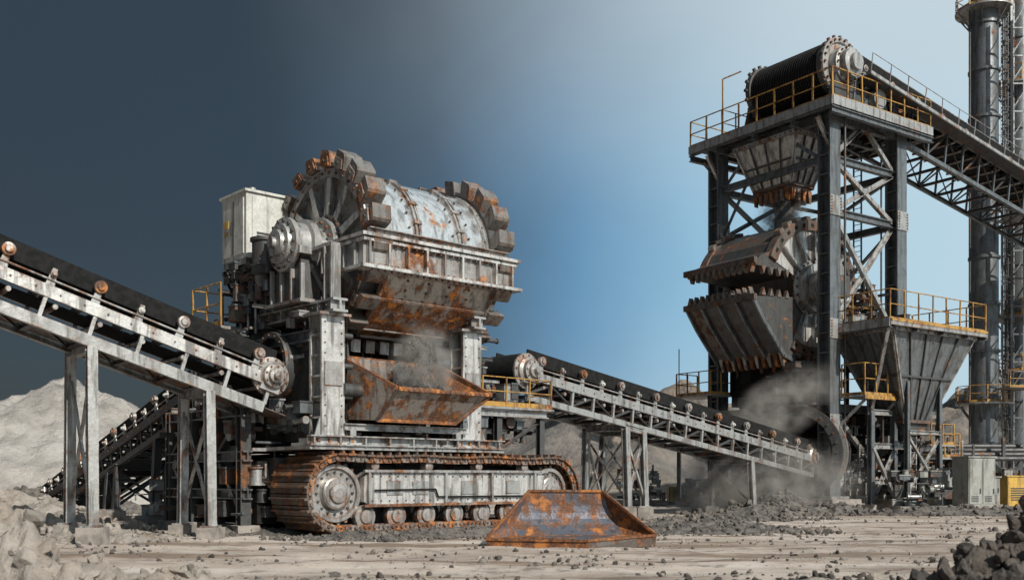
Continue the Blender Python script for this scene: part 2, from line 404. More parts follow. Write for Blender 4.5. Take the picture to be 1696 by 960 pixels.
S.box(.1, .7, 1.3, 3.1, 8.4, 8.62, 'steel')
S.lathe((6.8, 2.2, HZ), (1, 0, 0), [(.95, 0), (.95, .18), (.62, .2), (.62, .9), (.3, 1.), (.001, 1.)], 'steel', 30)
S.cyl((.2, 3.6, 8.1), (.2, 3.6, 9.1), .4, 'steel_dark', 20); S.cyl((.2, 3.6, 9.1), (.2, 3.6, 9.2), .46, 'steel_dark', 20)
S.greeble(-.1, .6, 3.3, 5.4, 7.0, 8.8, 40, k=.55)
S.greeble(.1, .8, 1.0, 4.8, 5.2, 6.6, 30, k=.5)
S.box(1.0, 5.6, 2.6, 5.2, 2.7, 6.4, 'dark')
for x in (1.2, 2.3, 3.4, 4.5, 5.4): S.box(x-.05, x+.05, 2.45, 2.6, 2.8, 6.3, 'steel_dark')
S.greeble(1.2, 5.4, 2.0, 2.6, 2.8, 6.2, 50, k=.7, mats=('steel_dark', 'dark', 'rust_brown'))
S.greeble(1.1, 5.4, .9, 2.0, 2.7, 3.3, 24, k=.6)
S.box(.45, .98, 1.0, 4.4, 2.8, 5.9, 'steel_dark')
S.lathe((.46, 2.9, 5.15), (-1, 0, 0), [(.85, .02), (.85, .5), (1.02, .5), (1.04, .42), (1.04, 0)], 'steel_dark', 36)
S.cyl((.45, 2.9, 5.15), (.43, 2.9, 5.15), .85, 'dark', 24)
S.cbolts((-.04, 2.9, 5.15), (-1, 0, 0), .93, 16, 'rust_brown', .04, .05)
S.greeble(.0, .6, 1.0, 4.6, 2.9, 3.9, 50, k=.6)
S.beam((.3, .9, 5.9), (.3, 4.6, 5.9), .3, .34, 'steel_blue', 'I')
S.beam((.3, .9, 3.8), (.3, 4.6, 3.8), .25, .25, 'steel_worn', 'I')
S.box(6.3, 7.4, .6, 4.8, 4.9, 5.0, 'steel'); S.greeble(6.3, 7.3, .8, 4.6, 2.8, 4.8, 40, k=.7); S.greeble(6.2, 7.2, .6, 4.6, 5.1, 6.4, 24, k=.6)
S.beam((6.2, .6, 3.9), (9.6, .6, 3.9), .25, .25, 'steel', 'I')
S.beam((6.2, 3.8, 3.9), (9.6, 3.8, 3.9), .25, .25, 'steel', 'I')
S.box(6.4, 9.8, .4, 4.0, 4.03, 4.1, 'steel')
S.rail([(6.5, .45, 4.1), (9.7, .45, 4.1), (9.7, 3.9, 4.1)], 1.0, sp=1.1, t=.045)
for x in (7.4, 9.4):
    for y in (.7, 3.7): S.beam((x, y, 2.4), (x, y, 3.78), .22, .22, 'steel_dark', 'I')
S.beam((7.4, .7, 2.6), (9.4, .7, 3.7), .1, .1, 'steel_dark', 'L')
S.greeble(7.2, 9.3, .9, 3.4, 2.6, 3.7, 26, k=.7)
S.greeble(8.0, 9.5, 1.5, 3.2, 4.1, 5.0, 20, k=.7)
S.box(-.5, 1.8, 5.2, 7.4, 6.5, 6.6, 'steel'); S.beam((-.5, 5.2, 6.4), (-.5, 7.4, 6.4), .15, .2, 'steel', 'C')
S.rail([(1.7, 7.35, 6.6), (-.45, 7.35, 6.6), (-.45, 5.3, 6.6)], 1.4, sp=.9)
for x, y in ((-.4, 5.4), (-.4, 7.2), (1.6, 7.2)):
    S.beam((x, y, 2.6), (x, y, 6.45), .2, .2, 'steel_dark', 'I')
S.beam((-.4, 5.4, 2.8), (-.4, 7.2, 6.2), .1, .1, 'steel_dark', 'L'); S.beam((-.4, 7.2, 2.8), (-.4, 5.4, 6.2), .1, .1, 'steel_dark', 'L')
S.box(.6, 2.4, 4.4, 6.2, 6.6, 8.5, 'steel_dark')
S.greeble(.0, 1.0, 4.4, 6.2, 6.7, 8.4, 40, k=.5)
S.greeble(.0, 1.6, 4.2, 6.4, 4.2, 6.4, 50, k=.7)
for k in range(6):
    y = 4.6+k*.25
    S.pipe([V((.3, y, 8.7)), V((.3-.08*k, y, 7.9+.1*k)), V((.2, y-.4, 7.4)), V((.2, y-.4, 6.3))], .045, 'dark' if k % 2 else 'steel', 6)
S.obj('support_frame', crusher)

K = MB()
K.box(-.0, 1.5, 4.45, 6.1, 8.75, 10.85, 'cabinet')
K.box(-.08, 1.58, 4.37, 6.18, 10.85, 10.93, 'cabinet')
K.box(-.035, .0, 4.6, 5.95, 8.9, 10.7, 'cabinet')
K.box(-.05, -.035, 5.24, 5.27, 8.95, 10.65, 'dark')
K.box(-.08, -.035, 5.3, 5.36, 9.6, 10.0, 'steel_dark')
K.box(-.05, -.035, 5.6, 5.88, 9.85, 10.1, 'yellow_box'); K.box(-.05, -.035, 5.62, 5.86, 9.6, 9.75, 'yellow')
K.box(.2, 1.3, 4.41, 4.45, 8.95, 10.7, 'cabinet')
for i in range(5): K.box(.35, 1.1, 4.38, 4.41, 9.15+i*.1, 9.2+i*.1, 'steel_dark')
K.cyl((.5, 5, 10.93), (.5, 5, 11.15), .12, 'steel', 12); K.cyl((1.1, 5.6, 10.93), (1.1, 5.6, 11.05), .2, 'steel', 12)
K.beam((.1, 4.5, 8.65), (.1, 6.0, 8.65), .2, .2, 'steel', 'C'); K.beam((1.4, 4.5, 8.65), (1.4, 6.0, 8.65), .2, .2, 'steel', 'C')
K.box(1.5, 2.5, 4.6, 5.6, 9.4, 10.6, 'cabinet')
K.obj('control_cabinet', crusher)

D = MB()
XL, XR = 1.5, 6.75; cy, cz = 2.2, HZ
ax = V((1, 0, 0))
D.lathe((XL+.3, cy, cz), ax, [(2.36, 0), (2.4, .06), (2.4, XR-XL-.65), (2.36, XR-XL-.6)], 'drum', 72)
for x in (3.25, 4.95):
    for dx in (0, .14): D.lathe((x+dx, cy, cz), ax, [(2.4, 0), (2.48, 0), (2.48, .08), (2.4, .08)], 'steel', 72)
    for i in range(22):
        t = 2*math.pi*i/22; d = V((0, math.cos(t), math.sin(t)))
        c = V((x+.11, cy, cz))+d*2.4
        e = d.cross(ax)
        D.ext([c-e*.06-ax*.14, c+e*.06-ax*.14, c+e*.06+ax*.14, c-e*.06+ax*.14], d*.12, 'steel_worn')
for x in (2.2, 6.0):
    D.lathe((x, cy, cz), ax, [(2.4, 0), (2.44, 0), (2.44, .14), (2.4, .14)], 'steel', 72)
for i in range(30):
    t = 2*math.pi*i/30; d = V((0, math.cos(t), math.sin(t)))
    for x in (2.27, 6.07, 3.05, 4.75, 5.4): D.cyl(V((x, cy, cz))+d*2.4, V((x, cy, cz))+d*2.46, .035, 'steel_dark', 6)
for xr, sgn in ((XL, -1), (XR, 1)):
    A = V((sgn, 0, 0)); c = V((xr, cy, cz))
    D.lathe(c, A, [(2.4, -.5), (2.5, -.5), (2.5, .0)], 'steel_dark', 64)
    D.lathe(c, A, [(2.5, .0), (2.42, .02), (2.2, .02), (2.18, -.22), (2.1, -.22), (1.05, -.22), (1.05, .0), (.9, .02), (.001, .02)], 'steel', 64)
    D.lathe(c, A, [(2.18, .025), (2.18, .07), (2.46, .07), (2.48, .025)], 'steel_worn', 64)
    D.cbolts(c+A*.07, A, 2.32, 36, 'rust_brown', .045, .05)
    D.cbolts(c+A*.02, A, .98, 18, 'rust', .04, .05)
    for i in range(12):
        t = 2*math.pi*(i+.3)/12; d = V((0, math.cos(t), math.sin(t))); e = d.cross(A)
        p = c-A*.22
        D.ext([p+d*1.04-e*.05, p+d*1.04+e*.05, p+d*2.19+e*.05, p+d*2.19-e*.05], A*.25, 'steel')
        D.ext([p+A*.23+d*1.04-e*.13, p+A*.23+d*1.04+e*.13, p+A*.23+d*2.17+e*.1, p+A*.23+d*2.17-e*.1], A*.035, 'steel_pale')
    nt_ = 20
    for i in range(nt_):
        t = 2*math.pi*(i+.4)/nt_; d = V((0, math.cos(t), math.sin(t))); e = V((0, -math.sin(t), math.cos(t)))
        p = c+d*2.49-A*.5; j = R.uniform(.96, 1.04); w = .235
        # hooked, gear-like tooth: undercut leading face, sloping back
        pts = [p-e*w*.85, p+e*w*1.15, p+e*w*.75+d*.40*j, p+e*w*.45+d*.47*j, p-e*w*1.35+d*.52*j, p-e*w*1.35+d*.38*j]
        D.ext(pts, A*.66, 'tooth')
        D.ext([p-e*w*.9+d*.02+A*.69, p+e*w*1.1+d*.02+A*.69, p+e*w*.75+d*.3+A*.69, p-e*w*.9+d*.32+A*.69], A*.05, 'steel_rusty')
        q = p+d*.16+A*.74; D.cyl(q, q+A*.05, .055, 'steel_dark', 6)
D.obj('crushing_drum', crusher)

G = MB()
Y0 = -.62
def flange(z, xa, xb, proud=.22):
    G.box(xa-.1, xb+.1, Y0-proud, Y0+.3, z-.05, z+.05, 'steel_pale')
    G.box(xa-proud, xa-.1, Y0-proud, 1.9, z-.05, z+.05, 'steel_pale')
    G.box(xb+.1, xb+proud, Y0-proud, 1.9, z-.05, z+.05, 'steel_worn')
    G.bolts((xa, Y0-proud*.55, z+.05), (xb, Y0-proud*.55, z+.05), 24, (0, 0, 1), 'rust', .04, .06)
    G.bolts((xa, Y0-proud*.55, z-.11), (xb, Y0-proud*.55, z-.11), 24, (0, 0, 1), 'rust_brown', .04, .06)
xa, xb = 1.15, 6.8
flange(8.75, xa, xb, .24); flange(8.62, xa, xb, .16); flange(7.82, xa, xb, .28)
G.box(xa, xb, Y0, Y0+.1, 7.87, 8.57, 'steel_worn')
G.box(xa-.08, xa, Y0, 1.9, 7.87, 8.57, 'steel'); G.box(xb, xb+.08, Y0, 1.9, 7.87, 8.57, 'steel')
for i in range(9):
    x = xa+.05+(xb-xa-.1)*i/8
    G.box(x-.035, x+.035, Y0-.18, Y0-.002, 7.875, 8.565, 'steel_pale' if i % 2 else 'steel_worn')
for y in (-.3, .3, .9, 1.5): G.box(xa-.2, xa-.08, y-.03, y+.03, 7.875, 8.565, 'steel')
G.beam((xa+.1, Y0-.02, 8.9), (xb-.1, Y0-.02, 8.9), .16, .2, 'steel_worn', 'C')
ro, ri = 2.76, 2.68
angs = [rad(202+i*9) for i in range(0, 9)]
def yz(r, t): return (cy+r*math.cos(t), cz+r*math.sin(t))
for i in range(len(angs)-1):
    a, b = angs[i], angs[i+1]
    pl = [yz(ro, a), yz(ro, b), yz(ri, b), yz(ri, a)]
    G.ext([(1.98, y, z) for y, z in pl], (4.25, 0, 0), 'shell')
for x in (1.96, 6.2):
    for i in range(len(angs)-1):
        a, b = angs[i], angs[i+1]
        pl = [yz(ro+.14, a), yz(ro+.14, b), yz(ro+.002, b), yz(ro+.002, a)]
        G.ext([(x, y, z) for y, z in pl], (.07, 0, 0), 'steel_rusty')
for x in (2.9, 3.7, 4.5, 5.3):
    for i in range(10):
        t = angs[0]+(angs[-2]-angs[0])*(i+.5)/10; d = V((0, math.cos(t), math.sin(t)))
        G.cyl(V((x, cy, cz))+d*(ro-.01), V((x, cy, cz))+d*(ro+.045), .035, 'rust_brown', 6)
for t in (rad(219), rad(246)):
    d = V((0, math.cos(t), math.sin(t))); e = V((0, -math.sin(t), math.cos(t)))
    c = V((2.04, cy, cz))+d*(ro-.02)
    G.ext([c-e*.04, c+e*.04, c+e*.04+d*.1, c-e*.04+d*.1], (4.15, 0, 0), 'steel_rusty')
for i in range(8):
    x = 2.05+i*.54
    for tt in (rad(260), rad(284)):
        d = V((0, math.cos(tt), math.sin(tt))); e = V((0, -math.sin(tt), math.cos(tt)))
        c = V((x, cy, cz))+d*(ro-.06)
        G.ext([c-e*.26, c+e*.16, c+e*.14+d*.36, c-e*.1+d*.58], (.34, 0, 0), ('steel_pale', 'tooth', 'steel')[(i+int(tt*10)) % 3])
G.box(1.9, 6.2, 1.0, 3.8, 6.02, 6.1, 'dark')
G.box(1.3, 6.4, 3.2, 4.8, 6.1, 8.8, 'steel_dark')
G.obj('drum_casing', crusher)

B = MB()
th = .07
FL, FR = V((1.95, -1.1, 4.3)), V((5.55, -1.1, 4.3))
BL, BR = V((1.75, -.3, 3.4)), V((4.75, -.3, 3.4))
BL2, BR2 = V((1.55, .8, 3.45)), V((4.7, 1.0, 3.45))
TL, TR = V((1.3, 1.0, 5.35)), V((5.35, 1.3, 5.35))
def plate(B, pts, t, mat):
    n = (V(pts[1])-V(pts[0])).cross(V(pts[2])-V(pts[0])).normalized()
    B.ext(pts, n*t, mat)
plate(B, [FL, FR, BR, BL], th, 'steel_rusty')
plate(B, [BL, BR, BR2, BL2], th, 'rust')
plate(B, [BL2, BR2, TR, TL], th, 'steel_rusty')
plate(B, [FL, BL, BL2, TL], -th, 'steel_rusty')
plate(B, [FR, BR, BR2, TR], th, 'rust')
for a, b in ((FL, FR), (FL, TL), (FR, TR), (TL, TR)):
    B.beam(a, b, .12, .12, 'rust')
B.beam(BL, BR, .1, .1, 'rust'); B.beam(FL, BL, .1, .1, 'rust_brown'); B.beam(FR, BR, .1, .1, 'rust')
B.bolts(FL.lerp(FR, .02)+V((0, -.05, -.02)), FR+V((0, -.05, -.02)), 18, (0, -1, 0), 'rust_brown', .03, .03)
for k in range(260):
    x = R.uniform(1.9, 5.2); y = R.uniform(-.7, .9); z = 4.05+.4*math.exp(-((x-3.7)**2)*.8)+.25*(y+.7)/1.6+R.uniform(-.1, .1); s_ = R.uniform(.05, .18)
    B.ext([V((x, y, z))+V((R.uniform(-s_, s_), R.uniform(-s_, s_), -s_)) for _ in range(4)], (R.uniform(-.05, .05), R.uniform(-.05, .05), s_*1.6), 'ore')
B.box(1.9, 4.8, -.35, .7, 3.6, 4.0, 'ore')
for x in (1.7, 5.3):
    B.beam((x, 1.25, 5.2), (x, 1.5, 6.5), .16, .16, 'steel_dark')
B.cyl((.95, .3, 4.3), (1.6, .3, 4.3), .2, 'steel_dark', 16); B.cyl((5.0, .3, 4.1), (5.6, .3, 4.1), .2, 'steel_dark', 16)
B.beam((.95, .2, 3.2), (5.6, .2, 3.2), .2, .2, 'steel', 'I'); B.beam((1.2, .2, 2.7), (1.2, .2, 3.1), .2, .2, 'steel', 'I'); B.beam((5.2, .2, 2.7), (5.2, .2, 3.1), .2, .2, 'steel', 'I')
B.obj('receiving_bucket', crusher, recalc=True)

# ============================================================ CONVEYORS
def conveyor(name, P0, P1, w=1.5, depth=1.1, sp=1.3, legs=(), pulley=(0, 1), mat='steel', inset=.18, walk=False, pr=.5, diag=True, skirt=.42, top='steel_pale'):
    P0, P1 = V(P0), V(P1); X = (P1-P0).normalized(); Y = V((0, 0, 1)).cross(X).normalized(); Z = X.cross(Y)
    M = Matrix(((X.x, Y.x, Z.x, P0.x), (X.y, Y.y, Z.y, P0.y), (X.z, Y.z, Z.z, P0.z), (0, 0, 0, 1)))
    rt = root(name, M=M); Ln = (P1-P0).length; h = w/2
    b = MB()
    prof = [(-h, .30), (-h*.52, .0), (h*.52, .0), (h, .30)]
    for (ya, za), (yb, zb) in zip(prof[:-1], prof[1:]):
        b.ext([(0, ya, za), (0, yb, zb), (0, yb, zb+.05), (0, ya, za+.05)], (Ln, 0, 0), 'rubber')
    for sy in (-1, 1): b.box(0, Ln, sy*h-.03, sy*h+.03, .14, .14+skirt, 'rubber')
    b.box(.2, Ln-.2, -h*.8, h*.8, -.55, -.51, 'rubber')
    n = int(Ln*5)
    for i in range(n):
        x = R.uniform(.5, Ln-.5); y = R.uniform(-h*.4, h*.4); s_ = R.uniform(.06, .16)
        b.ext([(x+R.uniform(-s_, s_), y+R.uniform(-s_, s_), .05) for _ in range(4)], (R.uniform(-.05, .05), 0, s_*1.4), 'ore')
    b.obj('belt', rt)
    f = MB(); ho = h+inset
    nb = max(2, round(Ln/sp))
    for sy in (-1, 1):
        f.beam((0, sy*ho, -.32), (Ln, sy*ho, -.32), .16, .32, top, 'C2' if sy < 0 else 'C')
        f.beam((0, sy*ho, -depth), (Ln, sy*ho, -depth), .18, .22 if diag else .3, mat, 'C2' if sy < 0 else 'C')
        f.cyl((0, sy*(ho+.06), -.02), (Ln, sy*(ho+.06), -.02), .03, 'steel', 6)
        for i in range(nb+1):
            x = Ln*i/nb
            f.beam((x, sy*ho, -.46), (x, sy*ho, -depth+.1), .1, .1, mat, 'L')
            if i < nb and diag:
                x2 = Ln*(i+1)/nb
                a_, b_ = ((x, -.48), (x2, -depth+.12)) if i % 2 else ((x, -depth+.12), (x2, -.48))
                f.beam((a_[0], sy*ho, a_[1]), (b_[0], sy*ho, b_[1]), .08, .08, 'steel_dark', 'L')
        f.bolts((.2, sy*(ho+.08), -.32), (Ln-.2, sy*(ho+.08), -.32), int(Ln*1.6), (0, sy, 0), 'rust_brown', .024, .03)
    for i in range(nb+1):
        x = Ln*i/nb
        f.beam((x, -ho, -depth), (x, ho, -depth), .12, .14, 'steel_dark', 'I'); f.beam((x, -ho, -.42), (x, ho, -.42), .1, .1, 'steel_dark')
        if i < nb: f.beam((x, -ho, -depth), (Ln*(i+1)/nb, ho, -depth), .07, .07, 'steel_dark', 'L')
        if not diag: f.box(x+.1, x+sp*.8, -ho+.1, ho-.1, -depth+.02, -depth+.05, 'rust_brown')
    if walk:
        f.box(0, Ln, -ho-.9, -ho-.1, -.52, -.48, 'steel_dark'); f.rail([(0, -ho-.9, -.48), (Ln, -ho-.9, -.48)], 1.1, 'steel', 1.6, t=.04)
    f.obj('frame', rt)
    g = MB(); ni = max(2, int(Ln/1.15))
    for i in range(ni):
        x = .6+(Ln-1.2)*i/(ni-1)
        for sy in (-1, 1):
            yo = sy*(ho+.02)
            g.ext([(x-.12, yo-.03, -.17), (x+.12, yo-.03, -.17), (x+.06, yo-.03, .30), (x-.06, yo-.03, .30)], (0, .06, 0), 'steel')
            big = i % 2 == 0
            rr = .17 if big else .085
            g.lathe((x, yo-sy*.02, .30 if big else .14), (0, sy, 0), [(rr, -.02), (rr, .12), (rr*.6, .13), (rr*.55, .18), (.001, .18)], ('steel_worn', 'steel_worn', 'steel_rusty', 'cabinet')[i % 4], 14)
            g.cyl((x, sy*h*.54, -.09), (x, sy*(h+.02), .21), .075, 'steel_dark', 10)
        g.cyl((x, -h*.5, -.09), (x, h*.5, -.09), .075, 'steel_dark', 10)
        g.cyl((x+.3, -ho, -.63), (x+.3, ho, -.63), .07, 'steel_worn', 10)
        g.box(x-.05, x+.05, -ho, ho, -.2, -.14, 'steel')
    for e in pulley:
        x = 0 if e == 0 else Ln
        g.lathe((x, -h, -.18), (0, 1, 0), [(.001, 0), (pr, 0), (pr, 2*h), (.001, 2*h)], 'rubber', 28)
        for sy in (-1, 1):
            g.lathe((x, sy*h, -.18), (0, sy, 0), [(pr-.02, 0), (pr, .02), (pr, .1), (pr*.8, .12), (pr*.78, .22), (pr*.62, .3), (pr*.6, .42), (pr*.4, .44), (pr*.38, .55), (.12, .56), (.12, .7), (.001, .7)], 'steel_worn', 28)
            g.cbolts((x, sy*(h+.12), -.18), (0, sy, 0), pr*.88, 12, 'rust', .035, .04)
            g.cbolts((x, sy*(h+.42), -.18), (0, sy, 0), pr*.5, 8, 'rust_brown', .03, .04)
            g.box(x-.3, x+.3, sy*(ho-.05), sy*(ho+.12), -.45-.2, -.18, 'steel')
    g.obj('idlers', rt)
    if legs:
        q = MB(); Yh = V((Y.x, Y.y, 0)).normalized(); Xh = V((X.x, X.y, 0)).normalized()
        for (s_, double, pz) in legs:
            c = P0+X*s_*Ln+Z*(-depth-.12)
            tops = []
            offs = (-.55, .55) if double else (0,)
            for k in offs:
                for sy in (-1, 1):
                    base = V((c.x, c.y, 0))+Xh*k+Yh*sy*(ho+.05)
                    zt = c.z+(X.z/max(.01, math.hypot(X.x, X.y)))*k
                    tp = V((base.x, base.y, zt))
                    spread = Yh*sy*.12
                    q.beam(base+spread+V((0, 0, pz)), tp, .26, .26, mat, 'I', up=Yh)
                    q.box(base.x+spread.x-.32, base.x+spread.x+.32, base.y+spread.y-.32, base.y+spread.y+.32, -.1, pz, 'concrete')
                    q.box(base.x+spread.x-.24, base.x+spread.x+.24, base.y+spread.y-.24, base.y+spread.y+.24, pz, pz+.05, 'steel')
                    tops.append((base+spread, tp))
            up_ = V((0, 0, pz))
            for j in range(0, len(tops), 2):
                (a0, a1), (b0, b1) = tops[j], tops[j+1]
                q.beam(a1, b1, .24, .3, mat, 'I')
                q.beam((a0+up_).lerp(a1, .08), (b0+up_).lerp(b1, .9), .1, .1, mat, 'L'); q.beam((b0+up_).lerp(b1, .08), (a0+up_).lerp(a1, .9), .1, .1, mat, 'L')
            if double:
                for j in (0, 1):
                    (a0, a1), (b0, b1) = tops[j], tops[j+2]
                    q.beam(a1, b1, .2, .24, mat, 'I')
                    q.beam(a0.lerp(a1, .1)+up_*.9, b0.lerp(b1, .9), .09, .09, mat, 'L'); q.beam(b0.lerp(b1, .1)+up_*.9, a0.lerp(a1, .9), .09, .09, mat, 'L')
        q.obj('trestle', rt, world=True)
    return rt

conveyor('belt_conveyor', (-17.3, 23.4, 8.75), (-7.6, 31.0, 4.85), w=1.5, depth=1.15, legs=((.61, False, .4), (.87, False, .3)), pulley=(0, 1), pr=.58, sp=1.35, diag=False, skirt=.5)
conveyor('belt_conveyor', (-23.4, 52.5, .55), (-10.9, 37.2, 5.0), w=1.5, depth=1.1, legs=((.3, False, .3), (.6, True, .35), (.85, False, .4)), mat='steel_dark', sp=1.2, top='steel_dark')
conveyor('belt_conveyor', (-.07, 38.0, 5.75), (14.6, 52.7, 2.95), w=1.6, depth=1.15, legs=((.30, True, .5), (.72, False, .3)), sp=1.25, pr=.66, mat='steel', skirt=.5, top='steel')
conveyor('belt_conveyor', (17.0, 54.0, 22.7), (42.5, 71.9, 17.6), w=2.3, depth=2.3, legs=(), pulley=(), sp=1.7, mat='steel_blue', walk=True, skirt=.9, top='steel_blue')

# ============================================================ TOWER
tower = root('crushing_tower', (16.06, 52.0, 0), rad(35))
W, DP = 5.6, 7.6
T = MB()
cols = [(0, 0), (W, 0), (0, DP), (W, DP)]
for i, (x, y) in enumerate(cols):
    T.beam((x, y, .75), (x, y, 20.2), .82, .78, 'steel_blue', 'I', up=(0, 1, 0), t=.1)
    T.box(x-1.15, x+1.15, y-1.1, y+1.1, -.1, .62, 'concrete'); T.box(x-.7, x+.7, y-.7, y+.7, .62, .76, 'steel')
    for z in range(2, 20, 1): T.box(x-.4, x+.4, y-.3, y+.3, z-.03, z+.03, 'steel_blue')
    for z in (4.4, 9.2, 15.4):
        T.box(x-.47, x+.47, y-.45, y-.4, z-.5, z+.5, 'steel')
        for sx in (-.36, .36): T.bolts((x+sx, y-.45, z-.45), (x+sx, y-.45, z+.45), 6, (0, -1, 0), 'rust_brown', .04, .04)
def xbr(a0, a1, b0, b1, m='steel', w=.22):
    T.beam(a0, b1, w, w, m, 'L'); T.beam(b0, a1, w, w, m, 'L')
for z in (5.2, 9.0, 15.2, 17.9, 20.0):
    hgt = .5 if z > 19 else .36
    for a, b in (((0, 0), (W, 0)), ((0, DP), (W, DP)), ((W, 0), (W, DP)), ((0, 0), (0, DP))):
        if z in (5.2, 9.0, 15.2) and a == (0, 0) and b == (0, DP): continue
        T.beam((a[0], a[1], z), (b[0], b[1], z), .3, hgt, 'steel_blue', 'I')
for z0, z1 in ((15.3, 17.8), (9.6, 15.0)):
    xbr(V((.4, 0, z0)), V((.4, 0, z1)), V((W-.4, 0, z0)), V((W-.4, 0, z1)))
    xbr(V((.4, DP, z0)), V((.4, DP, z1)), V((W-.4, DP, z0)), V((W-.4, DP, z1)), 'steel_blue')
    xbr(V((W, .4, z0)), V((W, .4, z1)), V((W, DP-.4, z0)), V((W, DP-.4, z1)), 'steel_blue')
xbr(V((.4, 0, 1)), V((.4, 0, 5)), V((W-.4, 0, 1)), V((W-.4, 0, 5)))
T.beam((0, .4, 17.9), (0, 3.2, 20), .2, .2, 'steel_blue', 'L'); T.beam((0, DP-.3, 17.9), (0, 5, 20), .2, .2, 'steel_blue', 'L')
T.beam((.3, 0, 18), (2.6, 0, 19.9), .2, .2, 'steel', 'L'); T.beam((W-.3, 0, 18), (3.0, 0, 19.9), .2, .2, 'steel', 'L')
T.beam((0, DP, 14.8), (0, 5.6, 17.8), .2, .2, 'steel_blue', 'L')
T.obj('frame', tower)
P = MB()
zt = 20.5
DX, DY = -1.0, 8.9
P.box(DX, 7.4, -1.0, DY, zt-.1, zt, 'steel_dark')
for x in (DX+.1, 1.2, 3.4, 5.6, 7.3): P.beam((x, -1.0, zt-.28), (x, DY, zt-.28), .25, .35, 'steel_blue', 'I')
for y in (-.95, 1.6, 4.2, 6.8, DY-.1): P.beam((DX, y, zt-.62), (7.4, y, zt-.62), .25, .3, 'steel_blue', 'I')
P.beam((DX-.02, -1, zt-.15), (DX-.02, DY, zt-.15), .08, .45, 'steel', 'box'); P.beam((DX, -1.02, zt-.15), (7.4, -1.02, zt-.15), .08, .45, 'steel', 'box')
P.rail([(7.3, -.95, zt), (DX+.05, -.95, zt), (DX+.05, DY-.05, zt), (3, DY-.05, zt)], 1.5, sp=1.25, t=.07)
P.rail([(DX+.05, 6.4, zt), (1.2, 6.4, zt)], 1.5, sp=1.2, t=.06)
P.beam((DX+.1, 6.4, zt), (DX+.1, 6.4, zt+3.2), .07, .07, 'yellow'); P.beam((DX+.1, 6.4, zt+3.2), (DX+.7, 5.6, zt+3.5), .06, .06, 'yellow')
for y in (0, DP): P.beam((0, y, 18.6), (DX+.1, y, 19.8), .18, .18, 'steel', 'L')
P.beam((0, DP, 18.6), (0, DY-.2, 19.8), .18, .18, 'steel', 'L')
P.box(.3, 3.2, -1.9, -.4, 5.7, 5.78, 'steel'); P.box(.3, 3.2, -1.93, -1.9, 5.6, 5.8, 'yellow')
P.rail([(.35, -.5, 5.78), (.35, -1.85, 5.78), (3.15, -1.85, 5.78), (3.15, -.5, 5.78)], 1.6, sp=1.0, t=.06)
P.beam((.5, -1.8, 5.6), (.3, -.3, 4.2), .12, .12, 'steel', 'L'); P.beam((3., -1.8, 5.6), (3., -.3, 4.2), .12, .12, 'steel', 'L')
P.box(-1.8, 0, 6.4, 9.2, 6.2, 6.28, 'steel'); P.rail([(-1.75, 6.5, 6.28), (-1.75, 9.15, 6.28), (-.1, 9.15, 6.28)], 1.3, sp=.9, t=.06)
P.rail([(-1.75, 6.5, 6.28), (-.1, 6.5, 6.28)], 1.3, sp=.9, t=.06)
for y in (6.6, 9): P.beam((-1.7, y, .3), (-1.7, y, 6.2), .18, .18, 'steel_dark', 'I')
P.beam((-1.7, 9, 6.28), (-1.7, 9, 9.0), .04, .04, 'steel_dark')
P.box(-.3, 6.4, -.3, 8, 5.35, 5.43, 'steel_dark')
P.ladder((2.6, -.6, .2), 9.2, (1, 0, 0), 'steel')
P.ladder((W+.1, 2.5, 9.5), 11, (0, 1, 0), 'steel_dark')
P.pipe([V((.55, -.55, 1)), V((.55, -.55, 20.3))], .06, 'steel_dark'); P.pipe([V((W-.5, .55, 1)), V((W-.5, .55, 20.3))], .05, 'steel_dark')
P.obj('platforms', tower)

H = MB()
def pyr(H, x0, x1, y0, y1, z1, a0, a1, b0, b1, z0, mat, nrib=5, ribs='steel', seam='steel_dark'):
    t = [V((x0, y0, z1)), V((x1, y0, z1)), V((x1, y1, z1)), V((x0, y1, z1))]; b = [V((a0, b0, z0)), V((a1, b0, z0)), V((a1, b1, z0)), V((a0, b1, z0))]
    H.add(t+b, [(0, 1, 5, 4), (1, 2, 6, 5), (2, 3, 7, 6), (3, 0, 4, 7), (0, 1, 2, 3)], mat)
    cx = sum((p for p in t+b), V((0, 0, 0)))/8
    for i in range(4):
        j = (i+1) % 4
        n = (t[j]-t[i]).cross(b[i]-t[i]).normalized()
        if n.dot(cx-t[i]) > 0: n = -n
        for k in range(nrib+1):
            s_ = k/nrib; p, q = t[i].lerp(t[j], s_), b[i].lerp(b[j], s_)
            edge_ = k in (0, nrib)
            H.beam(p+n*.05, q+n*.05, .08 if edge_ else .05, .12 if edge_ else .09, ribs if edge_ else seam, 'box', up=n)
        H.beam(t[i]+n*.1, t[j]+n*.1, .2, .2, ribs, 'box')
        H.beam(t[i].lerp(b[i], .5)+n*.06, t[j].lerp(b[j], .5)+n*.06, .07, .1, seam, 'box')
        H.bolts(t[i]+n*.2, t[j]+n*.2, 12, n, 'rust_brown', .04, .05)
        H.beam(b[i]+n*.08, b[j]+n*.08, .16, .16, 'rust_brown', 'box')
hx, hy = 1.15, 3.9
pyr(H, hx-1.5, hx+1.5, hy-2.1, hy+2.1, 19.7, hx-.85, hx+.85, hy-1.25, hy+1.25, 17.3, 'steel', 4)
H.box(hx-.8, hx+.8, hy-1.2, hy+1.2, 16.9, 17.3, 'steel_rusty')
for i in range(7):
    y = hy-1.15+i*.36
    for x in (hx-.95, hx+.8):
        H.ext([(x, y, 17.05), (x, y+.26, 17.05), (x, y+.2, 16.5), (x, y+.06, 16.45)], (.16, 0, 0), ('rust', 'tooth', 'rust_brown')[i % 3])
